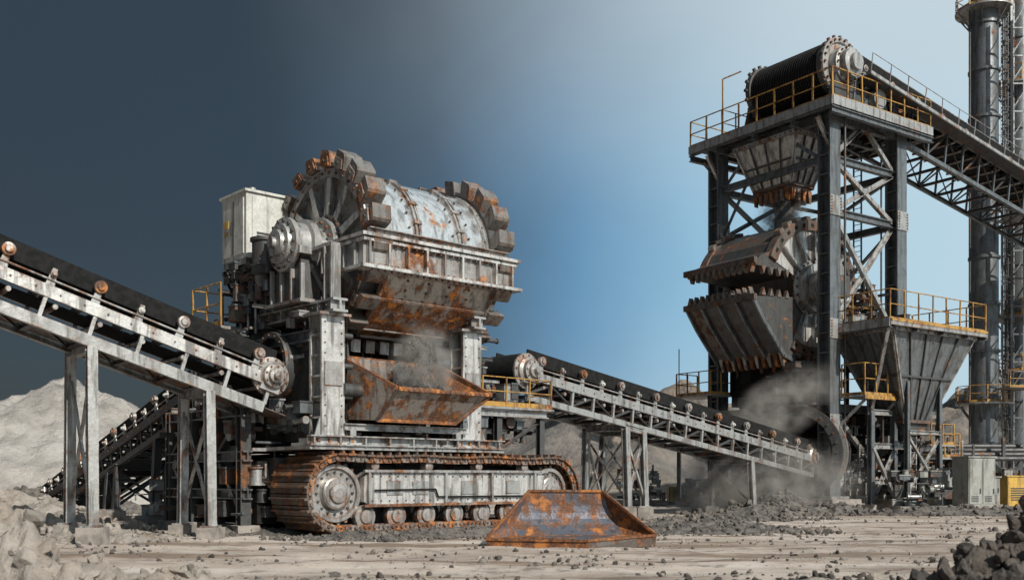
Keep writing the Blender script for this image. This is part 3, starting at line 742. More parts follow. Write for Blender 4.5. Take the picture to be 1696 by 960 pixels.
for i in range(4):
    x = hx-.85+i*.44
    H.ext([(x, hy-1.3, 17.05), (x+.28, hy-1.3, 17.05), (x+.22, hy-1.3, 16.5), (x+.08, hy-1.3, 16.45)], (0, .16, 0), ('rust', 'tooth')[i % 2])
H.obj('feed_hopper', tower)

Q = MB()
pc = V((1.1, .2, 22.75))
Q.lathe(pc, (0, 1, 0), [(.001, 0), (1.45, 0), (1.5, .05), (1.5, .3), (1.35, .32), (1.35, 4.7), (1.52, 4.72), (1.52, 5.0), (1.45, 5.05), (.001, 5.05)], 'steel_dark', 44)
for i in range(26):
    Q.lathe(pc+V((0, .42+i*.165, 0)), (0, 1, 0), [(1.35, 0), (1.43, .02), (1.43, .08), (1.35, .1)], 'rubber', 44)
Q.lathe(pc, (0, -1, 0), [(1.5, 0), (1.5, .12), (1.25, .14), (1.22, .04), (.95, .04), (.93, .5), (.75, .55), (.72, .9), (.45, .95), (.42, 1.15), (.15, 1.17), (.001, 1.17)], 'steel', 40)
Q.cbolts(pc-V((0, .14, 0)), (0, -1, 0), 1.38, 22, 'rust_brown', .06, .1); Q.cbolts(pc-V((0, .55, 0)), (0, -1, 0), .84, 14, 'rust_brown', .05, .08)
for k in range(20):
    t = 2*math.pi*k/20; d = V((math.cos(t), 0, math.sin(t)))
    Q.cyl(pc+d*1.42+V((0, -.02, 0)), pc+d*1.62+V((0, -.02, 0)), .09, 'steel_dark', 8); Q.cyl(pc+d*1.42+V((0, 4.9, 0)), pc+d*1.66+V((0, 4.9, 0)), .1, 'steel_dark', 8)
for y in (-.2, 5.4):
    Q.ext([(-.2, y, 20.5), (2.6, y, 20.5), (1.8, y, 22.9), (.5, y, 22.9)], (0, .22, 0), 'steel_dark')
    Q.ext([(2.8, y, 20.5), (5.0, y, 20.5), (4.2, y, 21.8), (2.4, y, 21.8)], (0, .22, 0), 'steel_blue')
Q.box(3.2, 5.4, .2, 2.2, 20.5, 21.9, 'steel_dark'); Q.cyl((3.4, -.6, 21.4), (3.4, 1.4, 21.4), .5, 'steel', 20)
Q.greeble(2.4, 6.5, .2, 5, 20.6, 21.8, 40)
Q.obj('head_pulley', tower)

# second crusher: a drum with an open, toothed mouth on its left side
E = MB(); c0 = V((1.0, 0, 11.6)); ya, yb = 1.9, 6.7; RR = 3.45
def cp(deg, r=RR): return (c0.x+r*math.cos(rad(deg)), c0.z+r*math.sin(rad(deg)))
prof = [cp(a) for a in range(-95, 151, 7)] + [(-2.9, 12.95), (-3.35, 12.6), (-3.3, 12.42), (.2, 12.3), (.2, 11.1), (-3.35, 10.85), (-3.35, 10.7), (-2.6, 9.75), (-1.1, 8.1), (-.3, 7.85)]
E.ext([(x, ya, z) for x, z in prof], (0, yb-ya, 0), 'steel_dark')
for k, (a, b) in enumerate([(cp(i, RR+.02), cp(i+12, RR+.02)) for i in range(58, 146, 12)]):
    n = V((a[0]+b[0]-2*c0.x, 0, a[1]+b[1]-2*c0.z)).normalized()
    E.ext([(a[0], ya+.35, a[1]), (b[0], ya+.35, b[1]), (b[0], yb-.35, b[1]), (a[0], yb-.35, a[1])], n*.06, 'steel_dark' if k % 3 else 'rust_brown')
lip = [V((-3.35, 0, 10.75)), V((-2.6, 0, 9.75)), V((-1.1, 0, 8.1)), V((-.3, 0, 7.85))]
for a, b in zip(lip[:-1], lip[1:]):
    n = (b-a).cross(V((0, 1, 0))).normalized(); n = n if n.x < 0 else -n
    for y in (ya+.02, ya+1.2, ya+2.4, ya+3.6, yb-.1):
        E.beam(a+n*.1+V((0, y, 0)), b+n*.1+V((0, y, 0)), .12, .2, 'steel_blue', 'box', up=n)
    for y in (ya+.15, ya+1.3, ya+2.5, ya+3.7):
        E.ext([a+V((0, y, 0)), b+V((0, y, 0)), b+V((0, y+.95, 0)), a+V((0, y+.95, 0))], n*.05, 'steel_dark' if y < 5 else 'rust_brown')
E.beam((-3.42, ya-.1, 10.8), (-3.42, yb+.1, 10.8), .22, .3, 'rust_brown'); E.beam((-3.42, ya-.1, 12.65), (-3.42, yb+.1, 12.65), .22, .3, 'rust_brown')
n_ = 11
for i in range(n_):
    y = ya+.05+i*(yb-ya-.2)/n_
    E.ext([(-3.5, y, 12.52), (-3.5, y+.3, 12.52), (-3.5, y+.15, 12.08)], (.3, 0, 0), 'tooth')
    E.ext([(-3.5, y+.1, 10.92), (-3.5, y+.4, 10.92), (-3.5, y+.25, 11.34)], (.3, 0, 0), 'tooth')
    E.ext([(-1.25, y, 8.25), (-1.25, y+.28, 8.25), (-1.05, y+.2, 7.5), (-1.05, y+.06, 7.45)], (.25, 0, .0), 'rust' if i % 2 else 'tooth')
    if i % 2: E.ext([(-.4, y, 7.9), (-.4, y+.26, 7.9), (-.3, y+.2, 7.3), (-.3, y+.06, 7.3)], (.3, 0, .0), 'rust')
for x in (-2.9, -2.3, -1.7, -1.1, -.5):
    E.ext([(x, ya-.05, 12.42), (x+.32, ya-.05, 12.42), (x+.16, ya-.05, 12.02)], (0, .2, 0), 'tooth'); E.ext([(x, ya-.05, 10.95), (x+.32, ya-.05, 10.95), (x+.16, ya-.05, 11.35)], (0, .2, 0), 'tooth')
for yy, s_ in ((ya, -1), (yb, 1)):
    A = V((0, s_, 0)); c = V((c0.x, yy, c0.z))
    def rimseg(d0, d1):
        n = 48
        for i in range(n):
            t0, t1 = rad(d0+(d1-d0)*i/n), rad(d0+(d1-d0)*(i+1)/n)
            q = [c+V((math.cos(t), 0, math.sin(t)))*r for t, r in ((t0, RR-.38), (t1, RR-.38), (t1, RR+.16), (t0, RR+.16))]
            E.ext([p-A*.3 for p in q], A*.46, 'rust_brown')
            if i % 2 == 0:
                t = (t0+t1)/2; d = V((math.cos(t), 0, math.sin(t))); e = d.cross(A); p = c+d*(RR-.11)+A*.162
                E.ext([p-e*.11-d*.09, p+e*.11-d*.09, p+e*.11+d*.09, p-e*.11+d*.09], A*.012, 'dark')
            q = [c+V((math.cos(t), 0, math.sin(t)))*r for t, r in ((t0, 1.2), (t1, 1.2), (t1, RR-.38), (t0, RR-.38))]
            E.ext(q, A*.04, 'steel_pale')
    rimseg(-118, 158)
    E.lathe(c, A, [(1.5, .04), (1.5, .14), (1.3, .16), (1.28, .5), (.95, .55), (.92, .95), (1.02, .97), (1.02, 1.15), (.7, 1.2), (.66, 1.45), (.3, 1.48), (.001, 1.48)], 'steel', 48)
    E.cbolts(c+A*.14, A, 1.4, 20, 'rust_brown', .06, .08); E.cbolts(c+A*1.15, A, .86, 12, 'steel_dark', .06, .1)
    for i in range(14):
        t = 2*math.pi*(i+.5)/14
        if 158 < math.degrees(t) < 240: continue
        d = V((math.cos(t), 0, math.sin(t))); e = d.cross(A)
        E.ext([c+d*1.48-e*.06, c+d*1.48+e*.06, c+d*(RR-.39)+e*.06, c+d*(RR-.39)-e*.06], A*.28, 'steel')
    for i in range(30):
        t = 2*math.pi*i/30; d = V((math.cos(t), 0, math.sin(t))); e = d.cross(A); p = c+d*(RR+.12)-A*.28
        if math.degrees(t) % 360 > 140 and math.degrees(t) < 250: continue
        E.ext([p-e*.2, p+e*.2, p+e*.15+d*.24, p-e*.15+d*.24], A*.4, 'tooth')
E.beam((c0.x, .45, 11.5), (c0.x, -.1, 11.5), 1.1, 1.1, 'steel_dark')
E.beam((0, .2, 9.6), (W, .2, 9.6), .4, .5, 'steel_blue', 'I'); E.beam((0, 7.3, 10.4), (W, 7.3, 10.4), .4, .6, 'steel_blue', 'I')
E.greeble(4.0, 5.2, .6, 2.2, 9.4, 12.0, 24, k=.7)
E.box(3.0, 5.3, 2.6, 6.5, 9, 12.0, 'steel_dark')
E.greeble(4.2, 5.6, 2.6, 6.5, 8.6, 13.0, 40, k=.9)
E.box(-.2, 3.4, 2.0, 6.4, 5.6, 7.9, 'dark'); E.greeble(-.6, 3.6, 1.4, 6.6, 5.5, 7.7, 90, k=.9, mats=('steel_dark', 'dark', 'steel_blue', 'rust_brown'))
E.obj('jaw_drum', tower)
U = MB()
dk = ('steel_dark', 'dark', 'steel_blue', 'rust_brown', 'steel')
U.greeble(1.6, 5.6, .3, 6.8, .6, 5.1, 110, k=1.1, mats=dk); U.greeble(-.4, 1.4, 3.6, 7, .6, 5.1, 60, k=1., mats=dk)
U.box(2.2, 5.2, 1.6, 6.6, .3, 5.1, 'dark')
for x in (1.5, 3.4, 5.6, 7.4):
    U.beam((x, -1.4, .3), (x, -1.4, 5.0), .26, .26, 'steel_blue', 'I', up=(0, 1, 0)); U.box(x-.4, x+.4, -1.8, -1.0, -.1, .35, 'concrete')
for z in (1.5, 3.3, 5.0): U.beam((1.5, -1.4, z), (7.6, -1.4, z), .22, .28, 'steel', 'I')
U.beam((1.5, -1.5, .6), (3.4, -1.5, 3.2), .16, .16, 'steel', 'L'); U.beam((3.4, -1.5, .6), (1.5, -1.5, 3.2), .16, .16, 'steel', 'L')
U.beam((3.4, -1.5, .6), (8.8, -1.5, 9.0), .24, .24, 'steel', 'I'); U.beam((5.6, -1.5, 3.4), (3.6, -1.5, 5), .14, .14, 'steel', 'L')
U.greeble(1.2, 7.2, -1.2, .6, .4, 4.8, 110, k=.7, mats=('steel', 'steel_blue', 'grey_paint', 'steel_dark', 'dark', 'rust_brown'))
U.ladder((4.6, -1.7, 0), 5.2, (1, 0, 0), 'steel_pale')
U.rail([(6.2, -1.7, 3.45), (8.3, -1.7, 3.45), (8.3, .4, 3.45)], 1.1, sp=.9); U.box(5.8, 8.4, -1.75, .5, 3.37, 3.45, 'steel')
U.obj('lower_machinery', tower)

RG = MB(); cxw = V((14.6, 52.6, 2.95)); ad = V((-.5, -.86, 0)).normalized()
RG.lathe(cxw, ad, [(2.25, -2.2), (2.25, .5), (2.45, .5), (2.45, .72), (1.95, .72), (1.95, -2.2)], 'steel_dark', 56)
RG.cbolts(cxw+ad*.72, ad, 2.2, 28, 'rust_brown', .06, .08)
RG.lathe(cxw, ad, [(1.95, -2.1), (.001, -2.1)], 'dark', 40)
RG.lathe(cxw, ad, [(2.25, -.4), (2.5, -.4), (2.5, -.2), (2.25, -.2)], 'steel_worn', 56)
for k in (-1, 1):
    p = cxw+V((k*1.2, k*-.7, 0)); RG.beam((p.x, p.y, -.1), (p.x, p.y, 1.2), .3, .3, 'steel_dark', 'I')
RG.obj('intake_ring', tower, world=True)

# ============================================================ STORAGE HOPPER
hop = root('storage_hopper', (16.06, 52.0, 0), rad(35))
Z = MB()
pyr(Z, 1.1, 8.2, -2.9, .6, 9.05, 3.6, 5.6, -1.9, -.5, 4.6, 'steel_blue', 5, 'steel')
Z.box(3.65, 5.55, -1.85, -.55, 3.9, 4.6, 'steel_dark'); Z.cyl((4.6, -1.2, 3.2), (4.6, -1.2, 3.95), .5, 'steel_dark', 18)
Z.box(.2, 8.6, -3.4, 1.0, 9.2, 9.3, 'steel')
for x in (.3, 2.5, 4.7, 6.9, 8.5): Z.beam((x, -3.4, 9.05), (x, 1.0, 9.05), .18, .24, 'steel_blue', 'I')
Z.beam((.2, -3.42, 9.22), (8.6, -3.42, 9.22), .07, .3, 'steel_worn'); Z.beam((.2, -3.47, 9.32), (8.6, -3.47, 9.32), .03, .12, 'yellow'); Z.beam((.18, -3.4, 9.2), (.18, 1.0, 9.2), .07, .42, 'steel'); Z.beam((8.62, -3.4, 9.2), (8.62, 1., 9.2), .07, .42, 'steel')
Z.rail([(.25, .9, 9.3), (.25, -3.35, 9.3), (8.55, -3.35, 9.3), (8.55, .95, 9.3), (6.4, .95, 9.3)], 1.5, sp=1.15, t=.06)
Z.rail([(5, .95, 9.3), (1, .95, 9.3)], 1.5, sp=1.15, t=.06)
Z.greeble(1.5, 5, -1.6, .4, 9.3, 10.1, 22, k=.7)
for x, y in ((.5, -3.1), (8.3, .6), (8.3, -1.6)):
    Z.beam((x, y, 9.0), (x*.7+1.5, -1.2, 5.2), .16, .16, 'steel', 'L')
for x in (3.2, 6.0):
    for y in (-2.3, -.1):
        Z.beam((x, y, .3), (x, y, 6.6), .22, .22, 'steel_blue', 'I'); Z.box(x-.35, x+.35, y-.35, y+.35, -.1, .3, 'concrete')
Z.beam((3.2, -2.35, 1), (6.0, -2.35, 3.8), .12, .12, 'steel', 'L'); Z.beam((6, -2.35, 1), (3.2, -2.35, 3.8), .12, .12, 'steel', 'L')
Z.beam((3.2, -2.35, 4), (6.0, -2.35, 4), .2, .2, 'steel', 'I')
Z.obj('hopper_body', hop)

# ============================================================ STACKS
def stack(x, y, r, h, lad, plats):
    rt = root('exhaust_stack', (x, y, 0)); s = MB()
    s.lathe((0, 0, 0), (0, 0, 1), [(r*1.25, 0), (r*1.25, 1.5), (r, 1.8), (r, h)], 'steel_blue', 36)
    z = 4.
    while z < h: s.lathe((0, 0, z), (0, 0, 1), [(r, 0), (r+.12, 0), (r+.12, .16), (r, .16)], 'steel_blue', 36); s.cbolts((0, 0, z+.16), (0, 0, 1), r+.07, 20, 'rust_brown', .04, .05); z += 3.4
    for zp in plats:
        s.lathe((0, 0, zp), (0, 0, 1), [(r, 0), (r+1.0, 0), (r+1.0, .12), (r, .12)], 'steel', 20)
        pts = [V((math.cos(t)*(r+.95), math.sin(t)*(r+.95), zp+.12)) for t in [2*math.pi*i/10 for i in range(11)]]
        s.rail(pts, 1.2, sp=3, t=.06)
        for i in range(6):
            t = math.pi*i/3; d = V((math.cos(t), math.sin(t), 0)); s.beam(d*(r+.9)+V((0, 0, zp)), d*r+V((0, 0, zp-1.2)), .09, .09, 'steel_blue')
    s.ladder((lad[0]*(r+.22), lad[1]*(r+.22), 1), h-2, (-lad[1], lad[0], 0), 'steel', cage='steel_dark')
    s.pipe([V((-r-.2, -.3, 2)), V((-r-.2, -.3, h-3))], .08, 'steel_dark', 8)
    s.obj('shell', rt); return rt
stack(34.5, 75, .98, 44, (.95, -.3), (7., 35.6)); stack(38.2, 77.5, .9, 44, (-.8, -.6), (9.5, 13.6, 31.))
lt = MB(); rt = root('pipe_rack', (33, 72, 0))
for x in (2.9, 4.2):
    for y in (0, 1.8): lt.beam((x, y, 0), (x, y, 36), .16, .16, 'steel_blue', 'L')
z = 2.
while z < 36:
    for y in (0, 1.8): lt.beam((2.9, y, z), (4.2, y, z), .1, .1, 'steel_blue'); lt.beam((2.9, y, z), (4.2, y, z+2), .08, .08, 'steel_blue', 'L')
    z += 2
for zz in (8, 20): lt.box(1.8, 6.5, -.3, 2, zz, zz+.08, 'steel'); lt.rail([(1.8, -.3, zz), (6.5, -.3, zz)], 1.2, sp=1.3, t=.06)
for k in range(4): lt.cyl((-3, -1+k*.5, 3+k*.3), (7, -1+k*.5, 3+k*.3), .18, 'steel_dark', 10)
for x in (-2.8, 1, 5): lt.beam((x, -1, 0), (x, -1, 4.5), .2, .2, 'steel_dark', 'I')
lt.obj('lattice', rt)

# ============================================================ GROUND-LEVEL EQUIPMENT
def cabinet(x, y, rz, w, d, h, mat, name='electrical_cabinet', feet=.3):
    rt = root(name, (x, y, 0), rz); m = MB()
    m.box(-w/2-.1, w/2+.1, -d/2-.1, d/2+.1, 0, feet, 'concrete'); m.box(-w/2, w/2, -d/2, d/2, feet, h, mat); m.box(-w/2-.06, w/2+.06, -d/2-.06, d/2+.06, h, h+.07, mat)
    nd = max(1, round(w/.8))
    for i in range(nd):
        a = -w/2+w*i/nd+.05; b = -w/2+w*(i+1)/nd-.05
        m.box(a, b, -d/2-.03, -d/2, feet+.1, h-.1, mat); m.box(b-.12, b-.08, -d/2-.07, -d/2-.03, feet+.6, feet+.85, 'steel_dark')
        for k in range(4): m.box(a+.1, b-.2, -d/2-.045, -d/2-.03, feet+.2+k*.08, feet+.24+k*.08, 'steel_dark')
    m.pipe([V((w*.3, d/2+.05, feet)), V((w*.3, d/2+.05, h+.4)), V((w*.3-1, d/2+.05, h+.4))], .05, 'steel_dark')
    m.obj('cabinet_body', rt); return rt
cabinet(23.3, 51.8, rad(20), 1.7, 1.1, 2.7, 'grey_paint'); cabinet(22.1, 53.2, rad(20), 1.1, 1.0, 2.1, 'grey_paint'); cabinet(25.0, 54.4, rad(20), 1.2, 1, 1.7, 'grey_paint')
def skid(x, y, rz, w, d, h):
    rt = root('yellow_generator', (x, y, 0), rz); m = MB()
    m.box(-w/2, w/2, -d/2, d/2, .2, h, 'yellow_box'); m.box(-w/2-.05, w/2+.05, -d/2-.05, d/2+.05, h, h+.06, 'yellow_box')
    m.beam((-w/2-.1, -d/2, .1), (w/2+.1, -d/2, .1), .15, .2, 'steel_dark'); m.beam((-w/2-.1, d/2, .1), (w/2+.1, d/2, .1), .15, .2, 'steel_dark')
    for k in range(6): m.box(-w*.35, w*.2, -d/2-.02, -d/2, .5+k*.12, .56+k*.12, 'steel_dark')
    for sx in (-1, 1): m.box(sx*w*.48-.03, sx*w*.48+.03, -d/2-.03, -d/2, .2, h, 'steel_dark')
    m.cyl((w*.3, 0, h), (w*.3, 0, h+.35), .09, 'steel_dark', 10)
    m.obj('generator_body', rt)
skid(26.8, 55.0, rad(15), 1.7, 1.2, 1.75); skid(10.6, 64.5, rad(0), 1.6, 1.0, 1.1)
rt = root('safety_railing'); m = MB(); m.rail([(10.4, 60, .0), (12.8, 58.6, 0), (14, 60, 0)], 1.4, sp=.9, t=.05); m.box(10.4, 13, 59, 60.5, 1.5, 1.58, 'steel')
for p in ((10.5, 59.1), (12.9, 59.1), (10.5, 60.4), (12.9, 60.4)): m.beam((*p, 0), (*p, 1.5), .15, .15, 'steel_dark')
m.obj('rails', rt)
rt = root('safety_railing', (24.0, 56, 0)); m = MB(); m.rail([(-2, 0, 2.8), (.6, .4, 2.8), (.8, 2, 2.8)], 1.3, sp=.8, t=.06); m.box(-2, .8, 0, 2, 2.7, 2.8, 'steel')
for p in ((-1.9, .1), (.7, .4), (-1.9, 1.9), (.7, 1.9)): m.beam((*p, 0), (*p, 2.7), .15, .15, 'steel_dark')
m.obj('rails', rt)
for (x, y, n, zz) in ((20.3, 50.4, 40, 2.0), (25.0, 57.5, 60, 3.0), (8.0, 64, 50, 2.2), (11.5, 61.5, 40, 1.6), (28.5, 58, 40, 2.2), (-12.3, 38.5, 36, 1.6)):
    rt = root('pump_skid', (x, y, 0)); m = MB(); m.box(-1.6, 1.6, -1, 1, 0, .3, 'concrete'); m.greeble(-1.4, 1.4, -.8, .8, .3, zz, n, k=.6, mats=('steel', 'steel_dark', 'rust_brown', 'grey_paint', 'steel_blue')); m.obj('pumps', rt)

# ============================================================ LOOSE BLADE
bl = root('bulldozer_blade', (1.5, 25.7, 0), rad(4)); b = MB()
T0, T1 = V((-.98, 1.05, 1.36)), V((.92, 1.0, 1.35))
A0, A1 = V((-2.15, .05, .17)), V((2.12, -.1, .26))
F0 = V((.28, -.75, .16))
K0, K1 = V((-1.55, .55, .20)), V((1.42, .5, .24))
def sheet(p0, p1, q0, q1, bow, mat, n=7):
    rows = []
    for i in range(n+1):
        t = i/n; off = V((0, bow*math.sin(math.pi*t), -bow*.35*math.sin(math.pi*t)))
        rows.append((p0.lerp(q0, t)+off, p1.lerp(q1, t)+off))
    for i in range(n):
        (a, c), (a2, c2) = rows[i], rows[i+1]
        b.add([a, c, c2, a2], [(0, 1, 2, 3)], mat, False)
        bk = V((0, .07, 0)); b.add([a+bk, c+bk, c2+bk, a2+bk], [(0, 1, 2, 3)], mat, False)
    return rows
rows = sheet(T0, T1, K0, K1, .22, 'blade')
def pl2(pts, mat, t=.06):
    pts = [V(p) for p in pts]; n = (pts[1]-pts[0]).cross(pts[2]-pts[0]).normalized()
    if n.y > 0: n = -n
    b.ext(pts, -n*t, mat)
for side, A_, m_ in ((0, A0, 'blade'), (1, A1, 'rust')):
    for i in range(len(rows)-1):
        b.add([A_, rows[i][side], rows[i+1][side]], [(0, 1, 2)], m_)
        o = V((0, .06, 0)); b.add([A_+o, rows[i][side]+o, rows[i+1][side]+o], [(0, 1, 2)], m_)
pl2([K0, K1, F0], 'blade'); pl2([A0, K0, F0], 'steel_rusty'); pl2([K1, A1, F0], 'rust')
A0b, A1b, F0b = V((-2.12, .07, -.02)), V((2.1, -.07, -.02)), V((.3, -.75, -.04))
pl2([A0, F0, F0b, A0b], 'rust', .05); pl2([F0, A1, A1b, F0b], 'rust_brown', .05)
for p, q in ((A0, F0), (F0, A1), (T0, T1), (A0, T0), (T1, A1)): b.beam(p, q, .06, .06, 'rust')
for p, q in ((K0, K1), (K0, F0), (K1, F0)): b.beam(p, q, .03, .03, 'steel_rusty')
b.bolts(F0.lerp(A0, .08)+V((0, .1, .02)), A0.lerp(F0, .15)+V((0, .1, .02)), 8, (0, 0, 1), 'rust_brown', .035, .03)
for x in (-.5, .5): b.ext([(x-.06, 1.1, 1.1), (x+.06, 1.1, 1.1), (x+.06, 1.9, 0), (x-.06, 1.9, 0)], (0, .08, 0), 'rust_brown')
b.obj('blade_plate', bl)

# ============================================================ TERRAIN
def fr(x, y, s, o=5, seed=0.):
    return noise.fractal(V((x*s+seed, y*s-seed, seed*.7)), 1., 2., o)
def gh(x, y):
    h = .05*fr(x, y, .25, 4, 3.1)+.03*fr(x, y, 1.3, 3, 9.)
    ru = .05*math.sin((y-20-.08*x)*2.1+fr(x, y, .2, 2)*2)*max(0, min(1, (28-y)/6))
    return h+ru*.5-.03
def axis_vals(lo, hi, st, far):
    v = []; x = lo
    while x <= hi: v.append(x); x += st
    s = st; a = []; x = hi
    while x < far: s *= 1.35; x += s; a.append(x)
    c = []; x = lo; s = st
    while x > -far: s *= 1.35; x -= s; c.append(x)
    return c[::-1]+v+a
xs = axis_vals(-32, 34, .25, 2500); ys = axis_vals(8, 66, .22, 2500)
vs = [(x, y, gh(x, y)) for y in ys for x in xs]; nx = len(xs)
fs = [(j*nx+i, j*nx+i+1, (j+1)*nx+i+1, (j+1)*nx+i) for j in range(len(ys)-1) for i in range(nx-1)]
g = MB(); g.add(vs, fs, 'ground_mat', True); g.obj('ground', recalc=False)

def heightfield(name, x0, x1, y0, y1, st, fn, mat, sm=True):
    nx = int((x1-x0)/st)+1; ny = int((y1-y0)/st)+1
    vs = [(x0+i*st, y0+j*st, fn(x0+i*st, y0+j*st)) for j in range(ny) for i in range(nx)]
    fs = [(j*nx+i, j*nx+i+1, (j+1)*nx+i+1, (j+1)*nx+i) for j in range(ny-1) for i in range(nx-1)]
    m = MB(); m.add(vs, fs, mat, sm); return m.obj(name, recalc=False)
def cone(x, y, cx, cy, rx, ry, h, p=1.):
    d = math.hypot((x-cx)/rx, (y-cy)/ry); return h*max(0, 1-d)**p if d < 1 else -.0
def heap(x, y):
    w = 2.0*fr(x, y, .06, 4, 5.)
    a = max(cone(x+w, y, -37.5, 84, 22, 22, 10.6, .9), cone(x+w, y, -50, 92, 26, 22, 9.0), cone(x-w, y, -26, 96, 18, 20, 8.8, .9), cone(x+w, y, -46, 70, 17, 11, 4.4))
    if a <= 0: return -.4
    th = math.atan2(y-84, x+37.5)
    gul = .5*abs(noise.noise(V((th*7, a*.12, 2.))))+.45*abs(noise.noise(V((th*19, a*.3, 5.))))
    return a*(1-gul*.24)+.7*fr(x, y, .25, 6, 1.)*min(1, a/2)-.3
heightfield('spoil_heap', -80, -5, 58, 122, .4, heap, 'hill_pale', True)
def hills(x, y):
    w = 6*fr(x, y, .03, 4, 8.)
    a = max(cone(x+w, y, 12, 128, 36, 30, 16.5, .75), cone(x-w, y, 38, 138, 34, 30, 14.5, .8), cone(x, y+w, 62, 125, 30, 26, 18., .8), cone(x+w, y, -12, 140, 30, 28, 12, .9),
            cone(x+w, y, 9, 98, 16, 14, 7), cone(x-w, y, 22, 104, 18, 12, 8.5), cone(x+w, y, 53, 106, 16, 14, 11), cone(x, y, 90, 140, 40, 40, 16), cone(x, y, -60, 160, 60, 40, 14), cone(x, y, -110, 150, 50, 50, 14))
    if a <= 0: return -.5
    rid = 1-abs(noise.noise(V((x*.09, y*.09, 2.))))*.9-abs(noise.noise(V((x*.22, y*.22, 7.))))*.45
    return a*(.5+.5*rid)+1.0*fr(x, y, .2, 6, 4.)*min(1, a/3)-.4
heightfield('hills', -150, 130, 82, 190, .7, hills, 'hill_dark', True)

ICO = {}
for sub in (1, 2, 3):
    bm = bmesh.new(); bmesh.ops.create_icosphere(bm, subdivisions=sub, radius=1.); ICO[sub] = ([v.co.copy() for v in bm.verts], [tuple(v.index for v in f.verts) for f in bm.faces]); bm.free()
def rock(m, c, s, mat, sub=1, sm=False):
    vs, fs = ICO[sub]; sd = R.uniform(0, 99); sc = V((R.uniform(.7, 1.3), R.uniform(.7, 1.3), R.uniform(.5, .95)))
    rot = Matrix.Rotation(R.uniform(0, 6.28), 3, V((R.random(), R.random(), R.random()+.01)).normalized())
    o = []
    planes = [(V((R.gauss(0, 1), R.gauss(0, 1), R.gauss(0, 1))).normalized(), R.uniform(.5, .85)) for _ in range(8)]
    for v in vs:
        p = v.copy()
        for n, d in planes:
            k = p.dot(n)
            if k > d: p = p-n*(k-d)
        k = 1+.16*noise.noise(p*2.3+V((sd, 0, 0)))+(.12*noise.noise(p*6+V((sd, 0, 0))) if sub > 1 else 0)
        p = rot @ (V((p.x*sc.x, p.y*sc.y, p.z*sc.z))*k)
        o.append(V(c)+p*s)
    m.add(o, fs, mat, sm)
def mound(name, cx, cy, rx, ry, h, mat, nrock, smin, smax, rmat=None, st=.12, sub=1, nz=.25, p=1.):
    def f(x, y):
        a = cone(x+.25*rx*fr(x, y, .5, 3, cx), y+.25*ry*fr(x, y, .5, 3, cy), cx, cy, rx, ry, h, p)
        return (a+nz*h*fr(x, y, 1.1, 5, 2.+cx)*min(1, a/(.3*h)) if a > 0 else 0)-.12
    m = MB(); nx = int(2*rx*1.3/st)+1; ny = int(2*ry*1.3/st)+1
    vs = [(cx-rx*1.3+i*st, cy-ry*1.3+j*st, f(cx-rx*1.3+i*st, cy-ry*1.3+j*st)) for j in range(ny) for i in range(nx)]
    m.add(vs, [(j*nx+i, j*nx+i+1, (j+1)*nx+i+1, (j+1)*nx+i) for j in range(ny-1) for i in range(nx-1)], mat, False)
    for i in range(nrock):
        t = R.uniform(0, 6.28); q = R.random()**.6*1.15; x = cx+rx*q*math.cos(t); y = cy+ry*q*math.sin(t)
        s_ = smin+(smax-smin)*R.random()**4
        rock(m, (x, y, max(f(x, y), -.02)+s_*.15), s_, rmat or mat, 3 if s_ > .3 else (2 if s_ > .12 else sub))
    return m.obj(name, recalc=False)
mound('rock_pile', -7.6, 14.6, 2.6, 2.2, 1.2, 'rock_pale', 700, .02, .26, st=.04, nz=.6)
mound('rock_pile', -5.2, 15.3, 1.5, 1.3, .45, 'rock_pale', 440, .015, .16, st=.04, nz=.5)
mound('rock_pile', 7.0, 13.7, 1.9, 1.3, .95, 'rock_dark', 700, .015, .19, st=.04, nz=.7)
mound('rock_pile', 5.0, 16.4, 2.2, 1.2, .2, 'rock_pale', 440, .015, .1, 'rock_dark', st=.05, nz=.4)
mound('rock_pile', -3.2, 16.8, 1.8, .9, .12, 'gravel_mat', 300, .012, .08, st=.06, nz=.4)
mound('gravel_pile', 6.3, 32.6, 3.8, 2.2, .62, 'gravel_mat', 1100, .03, .13, st=.12)
mound('gravel_pile', 2.2, 33.0, 3.2, 1.6, .55, 'gravel_mat', 500, .03, .13, st=.12)
mound('gravel_pile', -4.4, 29.0, 2.4, 1.0, .32, 'gravel_mat', 620, .02, .11, st=.1)
mound('gravel_pile', -1.5, 30.6, 3.8, 1.3, .38, 'gravel_mat', 800, .02, .11, st=.1)
mound('gravel_pile', -8.0, 31.0, 3.2, 1.5, .3, 'gravel_mat', 620, .02, .12, st=.12)
mound('gravel_pile', -11.6, 28.4, 2.4, 1.6, .5, 'rock_pale', 420, .02, .16, st=.1)
mound('gravel_pile', 12.9, 48.6, 4.6, 2.4, 1.1, 'gravel_mat', 900, .04, .22, st=.2)
mound('gravel_pile', 20.5, 47.8, 5.4, 1.6, .55, 'gravel_mat', 600, .04, .2, st=.2)
mound('gravel_pile', 9.0, 42.0, 4.5, 1.5, .4, 'gravel_mat', 500, .03, .16, st=.2)
mound('gravel_pile', -22.5, 51, 5.5, 3.6, 1.5, 'gravel_mat', 500, .05, .3, st=.25)
mound('gravel_pile', 29.5, 52, 6, 2, .8, 'gravel_mat', 400, .05, .3, st=.25)
mound('rock_pile', -16.5, 34, 4, 2, .7, 'rock_pale', 300, .05, .3, st=.15)
mound('rock_pile', -21, 42, 5, 3, 1.3, 'rock_pale', 300, .05, .4, st=.2)
m = MB()
